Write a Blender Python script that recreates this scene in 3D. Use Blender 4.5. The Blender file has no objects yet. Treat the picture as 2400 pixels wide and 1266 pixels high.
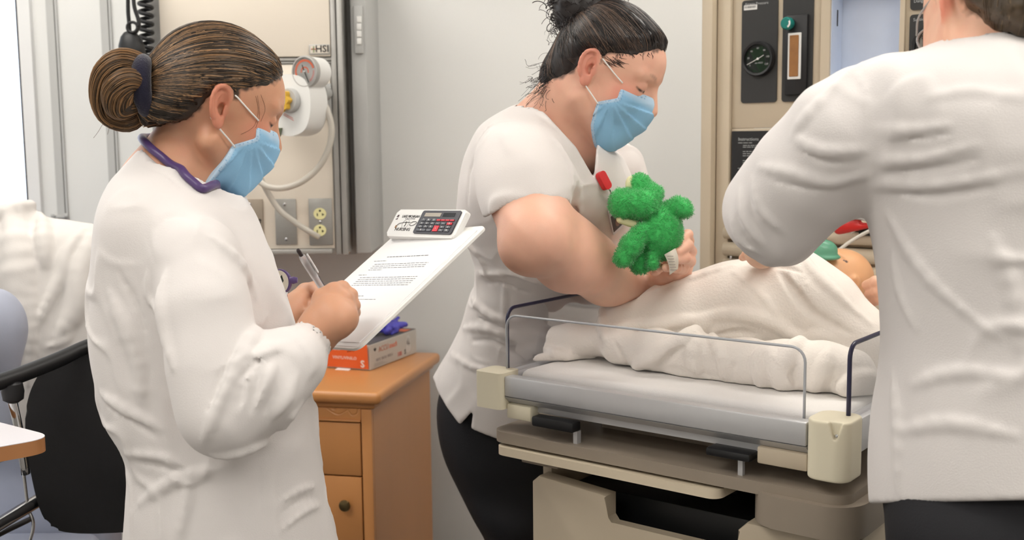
import bpy, bmesh, math, random
import numpy as np
from mathutils import Matrix, Vector
random.seed(7); np.random.seed(7)
SC = bpy.context.scene
COL = SC.collection
# ---------------------------------------------------------------- camera
F = 2600.0; CAM_H = 1.36; PITCH = math.radians(6.6); ROLL = math.radians(0.6)
fw = np.array([0, math.cos(PITCH), -math.sin(PITCH)])
up0 = np.array([0, math.sin(PITCH), math.cos(PITCH)]); rt0 = np.array([1.0, 0, 0])
RT = math.cos(ROLL)*rt0 - math.sin(ROLL)*up0
UP = math.cos(ROLL)*up0 + math.sin(ROLL)*rt0
CC = np.array([0, 0, CAM_H])
cd = bpy.data.cameras.new('camera'); cam = bpy.data.objects.new('camera', cd); COL.objects.link(cam)
cd.sensor_width = 36; cd.lens = F/2400*36; cd.clip_start = .02; cd.clip_end = 100
cam.matrix_world = Matrix(((RT[0], UP[0], -fw[0], 0), (RT[1], UP[1], -fw[1], 0), (RT[2], UP[2], -fw[2], CAM_H), (0, 0, 0, 1)))
cd.dof.use_dof = True; cd.dof.focus_distance = 1.75; cd.dof.aperture_fstop = 5.6
SC.camera = cam
# ---------------------------------------------------------------- world, exposure
W = bpy.data.worlds.new('world'); SC.world = W; W.use_nodes = True
bg = W.node_tree.nodes['Background']; bg.inputs[0].default_value = (.93, .97, 1, 1); bg.inputs[1].default_value = 2.5
SC.view_settings.view_transform = 'Standard'; SC.view_settings.look = 'None'
SC.view_settings.gamma = 1; SC.view_settings.use_curve_mapping = False
SC.view_settings.exposure = 0.0
CEIL_LIGHT = 9.6

def ray(x, y): return fw + RT*((x-1200)/F) + UP*((633-y)/F)
def V(x, y, Y):                       # pixel + distance into the room -> point
    d = ray(x, y); return CC + d*(Y/d[1])
def VZ(x, y, z):                      # pixel + height -> point
    d = ray(x, y); return CC + d*((z-CAM_H)/d[2])
def M_(px, Y): return px*Y/F
# ---------------------------------------------------------------- materials
def lin(c):
    out = []
    for v in c[:3]:
        v = v/255.0
        out.append(v/12.92 if v <= .04045 else ((v+.055)/1.055)**2.4)
    return out
def mat(name, rgb, rough=.5, metal=0., var=.06, vscale=8., bump=0., bscale=200., sss=0., sheen=0., attr=False,
        trans=0., ior=1.45, emit=0., stretch=(1, 1, 1), coat=0., alpha=1., wave=None, spec=.5):
    m = bpy.data.materials.new(name); m.use_nodes = True
    nt = m.node_tree; N = nt.nodes; L = nt.links; b = N['Principled BSDF']
    tc = N.new('ShaderNodeTexCoord'); mp = N.new('ShaderNodeMapping'); mp.inputs['Scale'].default_value = stretch
    L.new(tc.outputs['Object'], mp.inputs['Vector'])
    ns = N.new('ShaderNodeTexNoise'); ns.inputs['Scale'].default_value = vscale; ns.inputs['Detail'].default_value = 4
    L.new(mp.outputs[0], ns.inputs['Vector'])
    rp = N.new('ShaderNodeMapRange'); rp.inputs['To Min'].default_value = 1-var*1.6; rp.inputs['To Max'].default_value = 1+var*1.6
    L.new(ns.outputs['Fac'], rp.inputs['Value'])
    mx = N.new('ShaderNodeVectorMath'); mx.operation = 'SCALE'
    if attr:
        at = N.new('ShaderNodeAttribute'); at.attribute_name = 'Col'; L.new(at.outputs['Color'], mx.inputs[0])
    else:
        mx.inputs[0].default_value = lin(rgb)
    L.new(rp.outputs[0], mx.inputs['Scale']); L.new(mx.outputs[0], b.inputs['Base Color'])
    b.inputs['Roughness'].default_value = rough; b.inputs['Metallic'].default_value = metal
    b.inputs['IOR'].default_value = ior; b.inputs['Specular IOR Level'].default_value = spec
    if trans: b.inputs['Transmission Weight'].default_value = trans
    if alpha < 1: b.inputs['Alpha'].default_value = alpha
    if coat: b.inputs['Coat Weight'].default_value = coat; b.inputs['Coat Roughness'].default_value = .15
    if sss:
        b.inputs['Subsurface Weight'].default_value = sss; b.inputs['Subsurface Radius'].default_value = (1, .35, .2)
        b.inputs['Subsurface Scale'].default_value = .006
    if sheen: b.inputs['Sheen Weight'].default_value = sheen; b.inputs['Sheen Roughness'].default_value = .4
    if emit:
        b.inputs['Emission Color'].default_value = (*lin(rgb), 1); b.inputs['Emission Strength'].default_value = emit
    if bump:
        n2 = N.new('ShaderNodeTexNoise'); n2.inputs['Scale'].default_value = bscale; n2.inputs['Detail'].default_value = 3
        L.new(mp.outputs[0], n2.inputs['Vector'])
        bp = N.new('ShaderNodeBump'); bp.inputs['Strength'].default_value = bump; bp.inputs['Distance'].default_value = .002
        L.new(n2.outputs['Fac'], bp.inputs['Height']); L.new(bp.outputs[0], b.inputs['Normal'])
    return m
def glass_mat(name, tint, refl=.5):
    m = bpy.data.materials.new(name); m.use_nodes = True; nt = m.node_tree; N = nt.nodes; L = nt.links
    out = N['Material Output']; N.remove(N['Principled BSDF'])
    t = N.new('ShaderNodeBsdfTransparent'); t.inputs[0].default_value = (*lin(tint), 1)
    g = N.new('ShaderNodeBsdfGlossy'); g.inputs['Roughness'].default_value = .03
    fr = N.new('ShaderNodeFresnel'); fr.inputs[0].default_value = 1.3
    ma = N.new('ShaderNodeMath'); ma.operation = 'MULTIPLY'; ma.inputs[1].default_value = refl
    mx = N.new('ShaderNodeMixShader'); L.new(fr.outputs[0], ma.inputs[0]); L.new(ma.outputs[0], mx.inputs[0])
    L.new(t.outputs[0], mx.inputs[1]); L.new(g.outputs[0], mx.inputs[2]); L.new(mx.outputs[0], out.inputs[0])
    return m
# ---------------------------------------------------------------- objects
def wm(o):
    if o.parent is None: return o.matrix_basis.copy()
    return wm(o.parent) @ o.matrix_parent_inverse @ o.matrix_basis
def setparent(o, p):
    o.parent = p; o.matrix_parent_inverse = wm(p).inverted()
def tag(o, label=None, cat=None, group=None, kind=None):
    if label: o['label'] = label
    if cat: o['category'] = cat
    if group: o['group'] = group
    if kind: o['kind'] = kind
    return o
def thing(name, label, cat, loc=(0, 0, 0), group=None):
    o = bpy.data.objects.new(name, None); COL.objects.link(o); o.location = [float(v) for v in loc]; o.empty_display_size = .05
    return tag(o, label, cat, group)
def mesh(name, verts, faces, m, parent=None, smooth=True, col=None):
    me = bpy.data.meshes.new(name)
    if isinstance(faces, np.ndarray):
        verts = np.asarray(verts, np.float32); nf, k = faces.shape
        me.vertices.add(len(verts)); me.vertices.foreach_set('co', verts.ravel())
        me.loops.add(nf*k); me.loops.foreach_set('vertex_index', faces.ravel().astype(np.int32))
        me.polygons.add(nf); me.polygons.foreach_set('loop_start', (np.arange(nf)*k).astype(np.int32))
        me.update(calc_edges=True)
    else:
        me.from_pydata([tuple(float(c) for c in v) for v in verts], [], faces)
    if smooth: me.polygons.foreach_set('use_smooth', [True]*len(me.polygons))
    if col is not None:
        ca = me.color_attributes.new('Col', 'FLOAT_COLOR', 'POINT')
        c4 = np.ones((len(me.vertices), 4), np.float32); c4[:, :3] = col; ca.data.foreach_set('color', c4.ravel())
    me.update()
    return addmesh(name, me, m, parent)
def addmesh(name, me, m, parent=None):
    o = bpy.data.objects.new(name, me); COL.objects.link(o)
    if m: me.materials.append(m)
    if parent is not None: setparent(o, parent)
    return o
def bmobj(name, bm, m, parent=None, smooth=False, angle=35):
    me = bpy.data.meshes.new(name); bmesh.ops.recalc_face_normals(bm, faces=bm.faces); bm.to_mesh(me); bm.free()
    if smooth:
        me.polygons.foreach_set('use_smooth', [True]*len(me.polygons)); me.set_sharp_from_angle(angle=math.radians(angle))
    return addmesh(name, me, m, parent)
def bm_box(lo, hi, bevel=0, seg=2, M=None, bm=None):
    b = bmesh.new(); lo = np.asarray(lo, float); hi = np.asarray(hi, float)
    r = bmesh.ops.create_cube(b, size=1)
    for v in b.verts: v.co = Vector(((lo+hi)/2 + np.array(v.co)*(hi-lo)))
    if bevel: bmesh.ops.bevel(b, geom=b.edges[:], offset=bevel, segments=seg, profile=.5, affect='EDGES')
    if M is not None: b.transform(M)
    if bm is None: return b
    me = bpy.data.meshes.new('tmp'); b.to_mesh(me); b.free(); bm.from_mesh(me); bpy.data.meshes.remove(me); return bm
def box(name, lo, hi, m, parent=None, bevel=0, seg=2, M=None):
    lo, hi = np.minimum(lo, hi), np.maximum(lo, hi)
    return bmobj(name, bm_box(lo, hi, bevel, seg, M), m, parent, smooth=bevel > 0)
def prism(name, poly, d0, d1, m, parent=None, M=None, bevel=0, seg=2):
    """poly in local xy, from z=d0 to d1"""
    b = bmesh.new(); n = len(poly)
    bot = [b.verts.new((p[0], p[1], d0)) for p in poly]; top = [b.verts.new((p[0], p[1], d1)) for p in poly]
    b.faces.new(bot[::-1]); f = b.faces.new(top)
    for i in range(n): b.faces.new((bot[i], bot[(i+1) % n], top[(i+1) % n], top[i]))
    if bevel:
        b.edges.ensure_lookup_table()
        es = [e for e in b.edges if abs(e.verts[0].co.z-e.verts[1].co.z) < 1e-9 and e.verts[0].co.z == d1]
        bmesh.ops.bevel(b, geom=es, offset=bevel, segments=seg, profile=.5, affect='EDGES')
    if M is not None: b.transform(M)
    return bmobj(name, b, m, parent, smooth=True)
def rrect(x0, y0, x1, y1, r, n=5):
    out = []
    for cx, cy, a0 in ((x1-r, y1-r, 0), (x0+r, y1-r, 90), (x0+r, y0+r, 180), (x1-r, y0+r, 270)):
        for i in range(n+1):
            a = math.radians(a0+90*i/n); out.append((cx+r*math.cos(a), cy+r*math.sin(a)))
    return out
def circ(cx, cy, rx, ry=None, n=32): 
    ry = rx if ry is None else ry
    return [(cx+rx*math.cos(2*math.pi*i/n), cy+ry*math.sin(2*math.pi*i/n)) for i in range(n)]
def cat_rom(pts, sub=6):
    P = np.asarray(pts, float)
    if len(P) < 3: 
        t = np.linspace(0, 1, sub+1)[:, None]; return P[0]*(1-t)+P[-1]*t
    Q = np.vstack([2*P[0]-P[1], P, 2*P[-1]-P[-2]]); out = []
    for i in range(1, len(Q)-2):
        for k in range(sub):
            t = k/sub; a, b, c, d = Q[i-1], Q[i], Q[i+1], Q[i+2]
            out.append(.5*((2*b)+(c-a)*t+(2*a-5*b+4*c-d)*t*t+(3*b-a-3*c+d)*t**3))
    out.append(P[-1]); return np.array(out)
def tube_geo(pts, r, sides=10, cap=True, flat=None):
    P = np.asarray(pts, float); n = len(P)
    R = np.full(n, r, float) if np.isscalar(r) else np.interp(np.linspace(0, 1, n), np.linspace(0, 1, len(r)), r)
    T = np.gradient(P, axis=0); T /= np.linalg.norm(T, axis=1)[:, None]+1e-12
    u = np.cross(T[0], [0, 0, 1.]); 
    if np.linalg.norm(u) < 1e-3: u = np.cross(T[0], [0, 1., 0])
    u /= np.linalg.norm(u); vs = []
    for i in range(n):
        u = u-T[i]*np.dot(u, T[i]); u /= np.linalg.norm(u)+1e-12; w = np.cross(T[i], u)
        a = np.arange(sides)*2*math.pi/sides
        vs.append(P[i]+R[i]*(np.cos(a)[:, None]*u+np.sin(a)[:, None]*w))
    vs = np.vstack(vs); fs = []
    for i in range(n-1):
        for k in range(sides):
            k2 = (k+1) % sides; fs.append((i*sides+k, i*sides+k2, (i+1)*sides+k2, (i+1)*sides+k))
    if cap: fs.append(tuple(range(sides))[::-1]); fs.append(tuple((n-1)*sides+k for k in range(sides)))
    return vs, fs
def tube(name, pts, r, m, parent=None, sides=10, sub=6, smooth_path=True):
    P = cat_rom(pts, sub) if smooth_path else np.asarray(pts, float)
    vs, fs = tube_geo(P, r, sides); return mesh(name, vs, fs, m, parent)
def lathe(name, prof, m, M, parent=None, n=32):
    """prof: list of (radius, z) along local z"""
    vs, fs = [], []
    for (r, z) in prof:
        for k in range(n):
            a = 2*math.pi*k/n; vs.append(M @ Vector((r*math.cos(a), r*math.sin(a), z)))
    for i in range(len(prof)-1):
        for k in range(n):
            k2 = (k+1) % n; fs.append((i*n+k, i*n+k2, (i+1)*n+k2, (i+1)*n+k))
    fs.append(tuple(range(n))[::-1]); fs.append(tuple((len(prof)-1)*n+k for k in range(n)))
    b = bmesh.new(); bv = [b.verts.new(v) for v in vs]
    for f in fs: 
        try: b.faces.new([bv[i] for i in f])
        except ValueError: pass
    return bmobj(name, b, m, parent, smooth=True, angle=40)
def frame(o, ex, ey, ez):
    return Matrix(((ex[0], ey[0], ez[0], o[0]), (ex[1], ey[1], ez[1], o[1]), (ex[2], ey[2], ez[2], o[2]), (0, 0, 0, 1)))
def face_cam(o, roll=0.):             # local x right, y up, z towards -Y (the viewer's side of the room)
    c, s = math.cos(roll), math.sin(roll)
    return frame(o, (c, 0, s), (-s, 0, c), (0, -1, 0))
_tx = {}
def text(name, s, size, M, m, parent=None, shear=0., ext=.0002, align='CENTER', xs=1., bold=0.):
    cu = bpy.data.curves.new('t', 'FONT'); cu.body = s; cu.size = size; cu.align_x = align; cu.align_y = 'CENTER'
    cu.resolution_u = 2; cu.shear = shear; cu.extrude = ext; cu.offset = bold
    ob = bpy.data.objects.new('t', cu); COL.objects.link(ob)
    bpy.context.view_layer.update()
    me = bpy.data.meshes.new_from_object(ob.evaluated_get(bpy.context.evaluated_depsgraph_get()))
    bpy.data.objects.remove(ob); bpy.data.curves.remove(cu)
    me.transform(M @ Matrix.Diagonal((xs, 1, 1, 1))); me.materials.clear()
    return addmesh(name, me, m, parent)
# ---------------------------------------------------------------- signed distance modelling
def smin(a, b, k):
    h = np.clip(.5+.5*(b-a)/k, 0, 1); return b+(a-b)*h-k*h*(1-h)
def smax(a, b, k): return -smin(-a, -b, k)
def nrm(q): return np.sqrt(np.einsum('ij,ij->i', q, q))
def s_cap(P, a, b, ra, rb):
    a = np.asarray(a, float); ba = np.asarray(b, float)-a; L2 = ba@ba+1e-12
    t = np.clip((P-a)@ba/L2, 0, 1); return nrm(P-a-t[:, None]*ba)-(ra+(rb-ra)*t)
def s_ell(P, c, r, R=None):
    q = P-np.asarray(c, float)
    if R is not None: q = q@R
    r = np.asarray(r, float); q = q/r; k0 = nrm(q); k1 = nrm(q/r)+1e-9
    return k0*(k0-1)/k1
def s_box(P, c, h, R=None, rad=0.):
    q = P-np.asarray(c, float)
    if R is not None: q = q@R
    q = np.abs(q)-(np.asarray(h)-rad); return np.linalg.norm(np.maximum(q, 0), axis=1)+np.minimum(q.max(1), 0)-rad
def s_poly(U, Wc, poly):
    p = np.asarray(poly, float); n = len(p); d = np.full(len(U), 1e9); s = np.ones(len(U)); j = n-1
    for i in range(n):
        ex, ey = p[j]-p[i]; wx, wy = U-p[i][0], Wc-p[i][1]
        t = np.clip((wx*ex+wy*ey)/(ex*ex+ey*ey+1e-12), 0, 1); bx, by = wx-ex*t, wy-ey*t
        d = np.minimum(d, bx*bx+by*by)
        c1, c2, c3 = Wc >= p[i][1], Wc < p[j][1], ex*wy > ey*wx
        s = np.where((c1 & c2 & c3) | (~c1 & ~c2 & ~c3), -s, s); j = i
    return s*np.sqrt(d)
def hash3(i, j, k):
    h = (i*374761393+j*668265263+k*2147483647*3) & 0xffffffff
    h = ((h ^ (h >> 13))*1274126177) & 0xffffffff; return ((h ^ (h >> 16)) & 0xffff)/65535.0
def vnoise(P, sc):
    q = P*sc; b = np.floor(q).astype(np.int64); f = q-b; f = f*f*(3-2*f); r = 0
    for dx in (0, 1):
        for dy in (0, 1):
            for dz in (0, 1):
                w = (f[:, 0] if dx else 1-f[:, 0])*(f[:, 1] if dy else 1-f[:, 1])*(f[:, 2] if dz else 1-f[:, 2])
                r = r+w*hash3(b[:, 0]+dx, b[:, 1]+dy, b[:, 2]+dz)
    return r-.5
class Sdf:
    """a list of operations on a distance field"""
    def __init__(s): s.ops = []
    def add(s, fn, k=.01): s.ops.append(('u', fn, k, None)); return s
    def sub(s, fn, k=.006): s.ops.append(('s', fn, k, None)); return s
    def inter(s, fn, k=.002): s.ops.append(('i', fn, k, None)); return s
    def disp(s, fn): s.ops.append(('d', fn, 0, None)); return s
    def cap(s, a, b, ra, rb=None, k=.01, neg=False):
        a = np.asarray(a, float); b = np.asarray(b, float); rb = ra if rb is None else rb
        big = max(ra, rb)+2*k+.01
        s.ops.append(('s' if neg else 'u', lambda P: s_cap(P, a, b, ra, rb), k, (np.minimum(a, b)-big, np.maximum(a, b)+big) if neg or big < .05 else None)); return s
    def chain(s, pts, rs, k=.01, neg=False):
        for i in range(len(pts)-1): s.cap(pts[i], pts[i+1], rs[i], rs[i+1], k, neg)
        return s
    def ell(s, c, r, R=None, k=.01, neg=False):
        s.ops.append(('s' if neg else 'u', lambda P: s_ell(P, c, r, R), k, None)); return s
    def __call__(s, P):
        d = np.full(len(P), 1.0)
        for op, fn, k, bb in s.ops:
            if bb is not None:
                ix = np.nonzero(((P > bb[0]) & (P < bb[1])).all(1))[0]
                if len(ix) == 0: continue
                e = fn(P[ix]); d[ix] = smin(d[ix], e, k) if op == 'u' else smax(d[ix], -e, k)
            elif op == 'u': d = smin(d, fn(P), k)
            elif op == 's': d = smax(d, -fn(P), k)
            elif op == 'i': d = smax(d, fn(P), k)
            else: d = d+fn(P)
        return d
    def hit(s, x, y, Y0=.7, Y1=3.2, n=260):
        """nearest surface point seen through a pixel"""
        Ys = np.linspace(Y0, Y1, n); r = ray(x, y); P = CC+r*(Ys/r[1])[:, None]; d = s(P)
        i = np.argmax(d < 0)
        if d[i] >= 0: i = max(1, int(np.argmin(d))); return P[i]
        a, b = Ys[i-1], Ys[i]
        for _ in range(14):
            m_ = .5*(a+b); dm = s((CC+r*(m_/r[1]))[None])[0]
            if dm < 0: b = m_
            else: a = m_
        return CC+r*(b/r[1])
def fold(S, base, pts, rpx, k=None, inset=.45, neg=False, Y=1.6, sub=3, rng=(.7, 3.2)):
    """a soft ridge (or crease) that follows the surface along a line of points"""
    r = M_(rpx, Y); P2 = cat_rom([(p[0], p[1], 0) for p in pts], sub)[:, :2]; Q = [base.hit(x, y, *rng) for x, y in P2]
    Q = np.array(Q); n = len(Q); rs = r*(.25+.75*np.sin(np.linspace(.15, math.pi-.15, n)))
    away = (Q-CC)/np.linalg.norm(Q-CC, axis=1)[:, None]
    Q = Q+away*(rs*inset)[:, None]*(1 if not neg else -1)
    for i in range(n-1):
        if abs(Q[i][1]-Q[i+1][1]) < .03+.02*(not neg): S.cap(Q[i], Q[i+1], rs[i], rs[i+1], k or r*.65, neg)
    return S
def crinkle(P, sc, amp, wid=.07, st=(1, 1, 1)):
    """thin raised creases of cloth"""
    q = P*np.array(st); q = q+.03*vnoise(q+3.1, sc*.6)[:, None]*np.array((1., -.7, .8))
    n = vnoise(q, sc); w = np.clip(vnoise(P+11, sc*.35)*3+.4, 0, 1); return -amp*np.exp(-(n/wid)**2)*w
def sdf_mesh(fn, lo, hi, h):
    lo = np.asarray(lo, float); hi = np.asarray(hi, float); n = np.maximum(np.ceil((hi-lo)/h).astype(int)+1, 5)
    st = 4; nc = np.ceil((n-1)/st).astype(int)+1
    ax = [lo[i]+np.arange(nc[i])*h*st for i in range(3)]
    G = np.stack(np.meshgrid(*ax, indexing='ij'), -1).reshape(-1, 3); dc = fn(G).reshape(nc)
    n = (nc-1)*st+1
    near = np.abs(dc) < h*st*2.0
    nd = near.copy()
    for a in range(3):
        q = nd.copy(); sl = [slice(None)]*3; sr = [slice(None)]*3; sl[a] = slice(1, None); sr[a] = slice(0, -1)
        q[tuple(sl)] |= nd[tuple(sr)]; q[tuple(sr)] |= nd[tuple(sl)]; nd = q
    act = np.repeat(np.repeat(np.repeat(nd, st, 0), st, 1), st, 2)[:n[0], :n[1], :n[2]]
    D = np.repeat(np.repeat(np.repeat(dc, st, 0), st, 1), st, 2)[:n[0], :n[1], :n[2]].copy()
    ai = np.argwhere(act); out = np.empty(len(ai))
    for s in range(0, len(ai), 400000): out[s:s+400000] = fn(lo+ai[s:s+400000]*h)
    D[ai[:, 0], ai[:, 1], ai[:, 2]] = out
    ins = D < 0
    c = [ins[x:n[0]-1+x, y:n[1]-1+y, z:n[2]-1+z] for x in (0, 1) for y in (0, 1) for z in (0, 1)]
    sm = np.zeros(c[0].shape, np.int8)
    for q in c: sm += q
    cells = np.argwhere((sm > 0) & (sm < 8)); idx = -np.ones(sm.shape, np.int64); idx[cells[:, 0], cells[:, 1], cells[:, 2]] = np.arange(len(cells))
    pos = np.zeros((len(cells), 3)); cnt = np.zeros(len(cells))
    corners = [(x, y, z) for x in (0, 1) for y in (0, 1) for z in (0, 1)]
    val = {o: D[cells[:, 0]+o[0], cells[:, 1]+o[1], cells[:, 2]+o[2]] for o in corners}
    for o in corners:
        for a in range(3):
            if o[a] == 0:
                p = list(o); p[a] = 1; p = tuple(p); v0, v1 = val[o], val[p]; cr = (v0 < 0) != (v1 < 0)
                t = np.where(cr, v0/(v0-v1+1e-20), 0); e = np.zeros((len(cells), 3)); e[:] = o; e[:, a] = t
                pos[cr] += e[cr]; cnt[cr] += 1
    verts = lo+(cells+pos/cnt[:, None])*h
    faces = []
    for a in range(3):
        b, c2 = (a+1) % 3, (a+2) % 3
        sl0 = [slice(None)]*3; sl1 = [slice(None)]*3; sl0[a] = slice(0, n[a]-1); sl1[a] = slice(1, n[a])
        s0, s1 = ins[tuple(sl0)], ins[tuple(sl1)]
        for flip, msk in ((False, s0 & ~s1), (True, ~s0 & s1)):
            e = np.argwhere(msk); e = e[(e[:, b] > 0) & (e[:, c2] > 0) & (e[:, b] < n[b]-1) & (e[:, c2] < n[c2]-1)]
            if len(e) == 0: continue
            def cell(db, dc_):
                q = e.copy(); q[:, b] -= db; q[:, c2] -= dc_; return idx[q[:, 0], q[:, 1], q[:, 2]]
            q = np.stack([cell(1, 1), cell(0, 1), cell(0, 0), cell(1, 0)], 1)
            if flip: q = q[:, ::-1]
            faces.append(q[(q >= 0).all(1)])
    return verts, np.vstack(faces)
def relax(v, f, it=1, lam=.5):
    n = len(v)
    for _ in range(it):
        acc = np.zeros((n, 3)); c = np.zeros(n)
        for a, b in ((0, 1), (1, 2), (2, 3), (3, 0)):
            np.add.at(acc, f[:, a], v[f[:, b]]); np.add.at(acc, f[:, b], v[f[:, a]]); np.add.at(c, f[:, a], 1); np.add.at(c, f[:, b], 1)
        v = v+(acc/np.maximum(c, 1)[:, None]-v)*lam
    return v
def sdf_obj(name, fn, lo, hi, h, m, parent=None, colfn=None, rel=1):
    v, f = sdf_mesh(fn, lo, hi, h); v = relax(v, f, rel)
    return mesh(name, v, f, m, parent, True, colfn(v) if colfn else None)
def join_geo(parts):
    """one mesh from neighbouring regions of one body, tied together under the clothes"""
    vs, fs, o = [], [], 0
    for v, f in parts: vs.append(v); fs.append(np.asarray(f)+o); o += len(v)
    V_, F_ = np.vstack(vs), np.vstack(fs)
    n = len(V_); lab = np.arange(n)
    while True:
        m_ = lab[F_].min(1); nl = lab.copy()
        for k in range(4): np.minimum.at(nl, F_[:, k], m_)
        nl = nl[nl]
        if (nl == lab).all(): break
        lab = nl
    ids, cnt = np.unique(lab, return_counts=True); keep = ids[cnt > 60]
    F_ = F_[np.isin(lab[F_[:, 0]], keep)]; add = []
    sets = [np.nonzero(lab == k)[0] for k in keep]; sets.sort(key=len); done = [sets.pop()]
    while sets:
        best = None; A = np.concatenate([q[::max(1, len(q)//2500)] for q in done])
        for si, B in enumerate(sets):
            Bs = B[::max(1, len(B)//500)]; D = np.linalg.norm(V_[Bs][:, None]-V_[A][None], axis=2); i, j = np.unravel_index(np.argmin(D), D.shape)
            if best is None or D[i, j] < best[0]: best = (D[i, j], si, Bs[i], A[j])
        _, si, bi, aj = best; done.append(sets.pop(si))
        fb = F_[np.nonzero((F_ == bi).any(1))[0][0]]; fa = F_[np.nonzero((F_ == aj).any(1))[0][0]]
        add.append((fb[0], fb[1], fa[1], fa[0]))
    if add: F_ = np.vstack([F_, np.array(add)])
    used = np.unique(F_); mp = -np.ones(n, np.int64); mp[used] = np.arange(len(used)); return V_[used], mp[F_]
def loft(rows, Yc_b):
    """rows: (py, x_left, x_right, Y, half_depth) -> distance function of an elliptic body with that outline"""
    A = []
    for py, xl, xr, Y, b in rows:
        p, q = V(xl, py, Y), V(xr, py, Y); A.append(((p[2]+q[2])/2, (p[0]+q[0])/2, (q[0]-p[0])/2, Y, b))
    A = cat_rom(sorted(A), 6); z = A[:, 0]
    def fn(P):
        zz = np.clip(P[:, 2], z[0], z[-1]); cx, a, cy, b = (np.interp(zz, z, A[:, i]) for i in (1, 2, 3, 4))
        k = np.sqrt(((P[:, 0]-cx)/a)**2+((P[:, 1]-cy)/b)**2)
        d = (k-1)*np.minimum(a, b)*np.where(k > 1, 1, 1)
        return np.maximum(d, np.maximum(z[0]-P[:, 2], P[:, 2]-z[-1]))
    return fn
def px_chain(S, pts, k=.006):
    S.chain([V(x, y, Y) for x, y, Y, r in pts], [M_(r, Y) for x, y, Y, r in pts], k); return S
def grad(S, P, e=.002):
    g = np.stack([S(P+np.eye(3)[i]*e)-S(P-np.eye(3)[i]*e) for i in range(3)], 1); return g/(np.linalg.norm(g, axis=1)[:, None]+1e-9)
def push_out(S, pts, off, sub=5, it=8, all_on=None):
    """a smooth path kept at least `off` outside a body (all_on: mask of points laid right on it)"""
    P = cat_rom(pts, sub)
    for _ in range(it):
        d = S(P); mv = np.maximum(0, off-d); P = P+grad(S, P)*mv[:, None]
        P[1:-1] = P[1:-1]*.6+.2*(P[:-2]+P[2:])
    d = S(P); return P+grad(S, P)*np.maximum(0, off*.9-d)[:, None]
# ---------------------------------------------------------------- materials in use
mWall = mat('wall_paint', (226, 226, 224), .75, var=.015, vscale=3, bump=.15, bscale=250)
mCeil = mat('ceiling_paint', (225, 225, 222), .9, var=.02)
mFloor = mat('vinyl_floor', (120, 116, 112), .35, var=.06, vscale=20)
mTrim = mat('grey_trim', (188, 188, 186), .5, var=.03)
mWhiteTrim = mat('white_jamb', (228, 228, 228), .5, var=.02)
mDarkFrame = mat('dark_window_frame', (38, 38, 48), .5, var=.15, vscale=30)
mCream = mat('cream_laminate', (226, 216, 202), .45, var=.015, vscale=4)
mSilver = mat('silver_frame', (176, 174, 170), .38, .35, var=.04, vscale=30)
mGrey = mat('grey_enamel', (180, 180, 178), .45, var=.03)
mSteel = mat('brushed_plate', (165, 163, 158), .4, .5, var=.05, vscale=60, stretch=(1, 1, 12))
mTan = mat('nurse_plate', (158, 146, 132), .4, .5, var=.05, vscale=60)
mChrome = mat('chrome', (210, 210, 212), .12, 1., var=.02)
mBlack = mat('black_plastic', (22, 22, 24), .45, var=.1)
mRubber = mat('black_rubber', (26, 26, 28), .5, var=.15, vscale=40)
mInk = mat('black_ink', (28, 26, 28), .6, var=.02)
mOrange = mat('orange_print', (222, 92, 38), .45, var=.03)
mRed = mat('red_print', (205, 60, 40), .5, var=.03)
mWhite = mat('white_plastic', (228, 227, 224), .35, var=.02)
mIvory = mat('ivory_receptacle', (232, 226, 170), .35, var=.03)
mYellow = mat('yellow_knob', (214, 170, 60), .4, var=.05)
mTubeClear = mat('clear_hose', (222, 216, 206), .2, var=.03, trans=.35, ior=1.4)
mEmit = mat('light_diffuser', (255, 250, 242), .5, emit=CEIL_LIGHT, var=0)
mGlassWin = glass_mat('window_glass', (250, 252, 255), .4)
def structure(o): o['kind'] = 'structure'; return o
WY = 3.16; CH = 2.65
def pxbox(name, x0, y0, x1, y1, Yf, Yb, m, parent=None, bevel=0):
    a, b, c, d = V(x0, y1, Yf), V(x1, y0, Yf), V(x0, y0, Yf), V(x1, y1, Yf)
    lo = ((a[0]+c[0])/2, Yf, (a[2]+d[2])/2); hi = ((b[0]+d[0])/2, Yb, (b[2]+c[2])/2)
    return box(name, lo, hi, m, parent, bevel)
# ---------------------------------------------------------------- room shell
structure(box('floor', (-2.7, -2.6, -.1), (2.7, 4.2, 0), mFloor))
structure(box('ceiling', (-2.7, -2.6, CH), (2.7, 4.2, CH+.1), mCeil))
XW = V(92, 300, WY)[0]
structure(box('wall_back', (XW, WY, 0), (2.7, WY+.12, CH), mWall))
structure(box('wall_back.001', (-2.7, WY, 0), (XW, WY+.12, .85), mWall))
structure(box('wall_back.002', (-2.7, WY, 2.3), (XW, WY+.12, CH), mWall))
structure(box('wall_left', (-2.7, -2.6, 0), (-2.6, WY, CH), mWall))
structure(box('wall_right', (2.6, -2.6, 0), (2.7, WY, CH), mWall))
structure(box('wall_front', (-2.6, -2.6, 0), (2.6, -2.5, CH), mat('far_wall_paint', (196, 194, 190), .75, var=.02)))
win = tag(bpy.data.objects.new('window_1', None), kind='structure'); COL.objects.link(win); win.location = (-2, WY, .85)
xw = XW
box('jamb', (xw-.034, WY-.02, .85), (xw, WY+.12, 2.3), mWhiteTrim, win)
box('window_frame', (xw-.052, WY+.01, .85), (xw-.034, WY+.08, 2.3), mDarkFrame, win)
box('window_frame', (-2.6, WY+.01, .85), (xw-.052, WY+.08, .89), mDarkFrame, win)
box('window_frame', (-2.6, WY+.01, 2.26), (xw-.052, WY+.08, 2.3), mDarkFrame, win)
box('pane', (-2.6, WY+.04, .89), (xw-.052, WY+.045, 2.26), mGlassWin, win)
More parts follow.
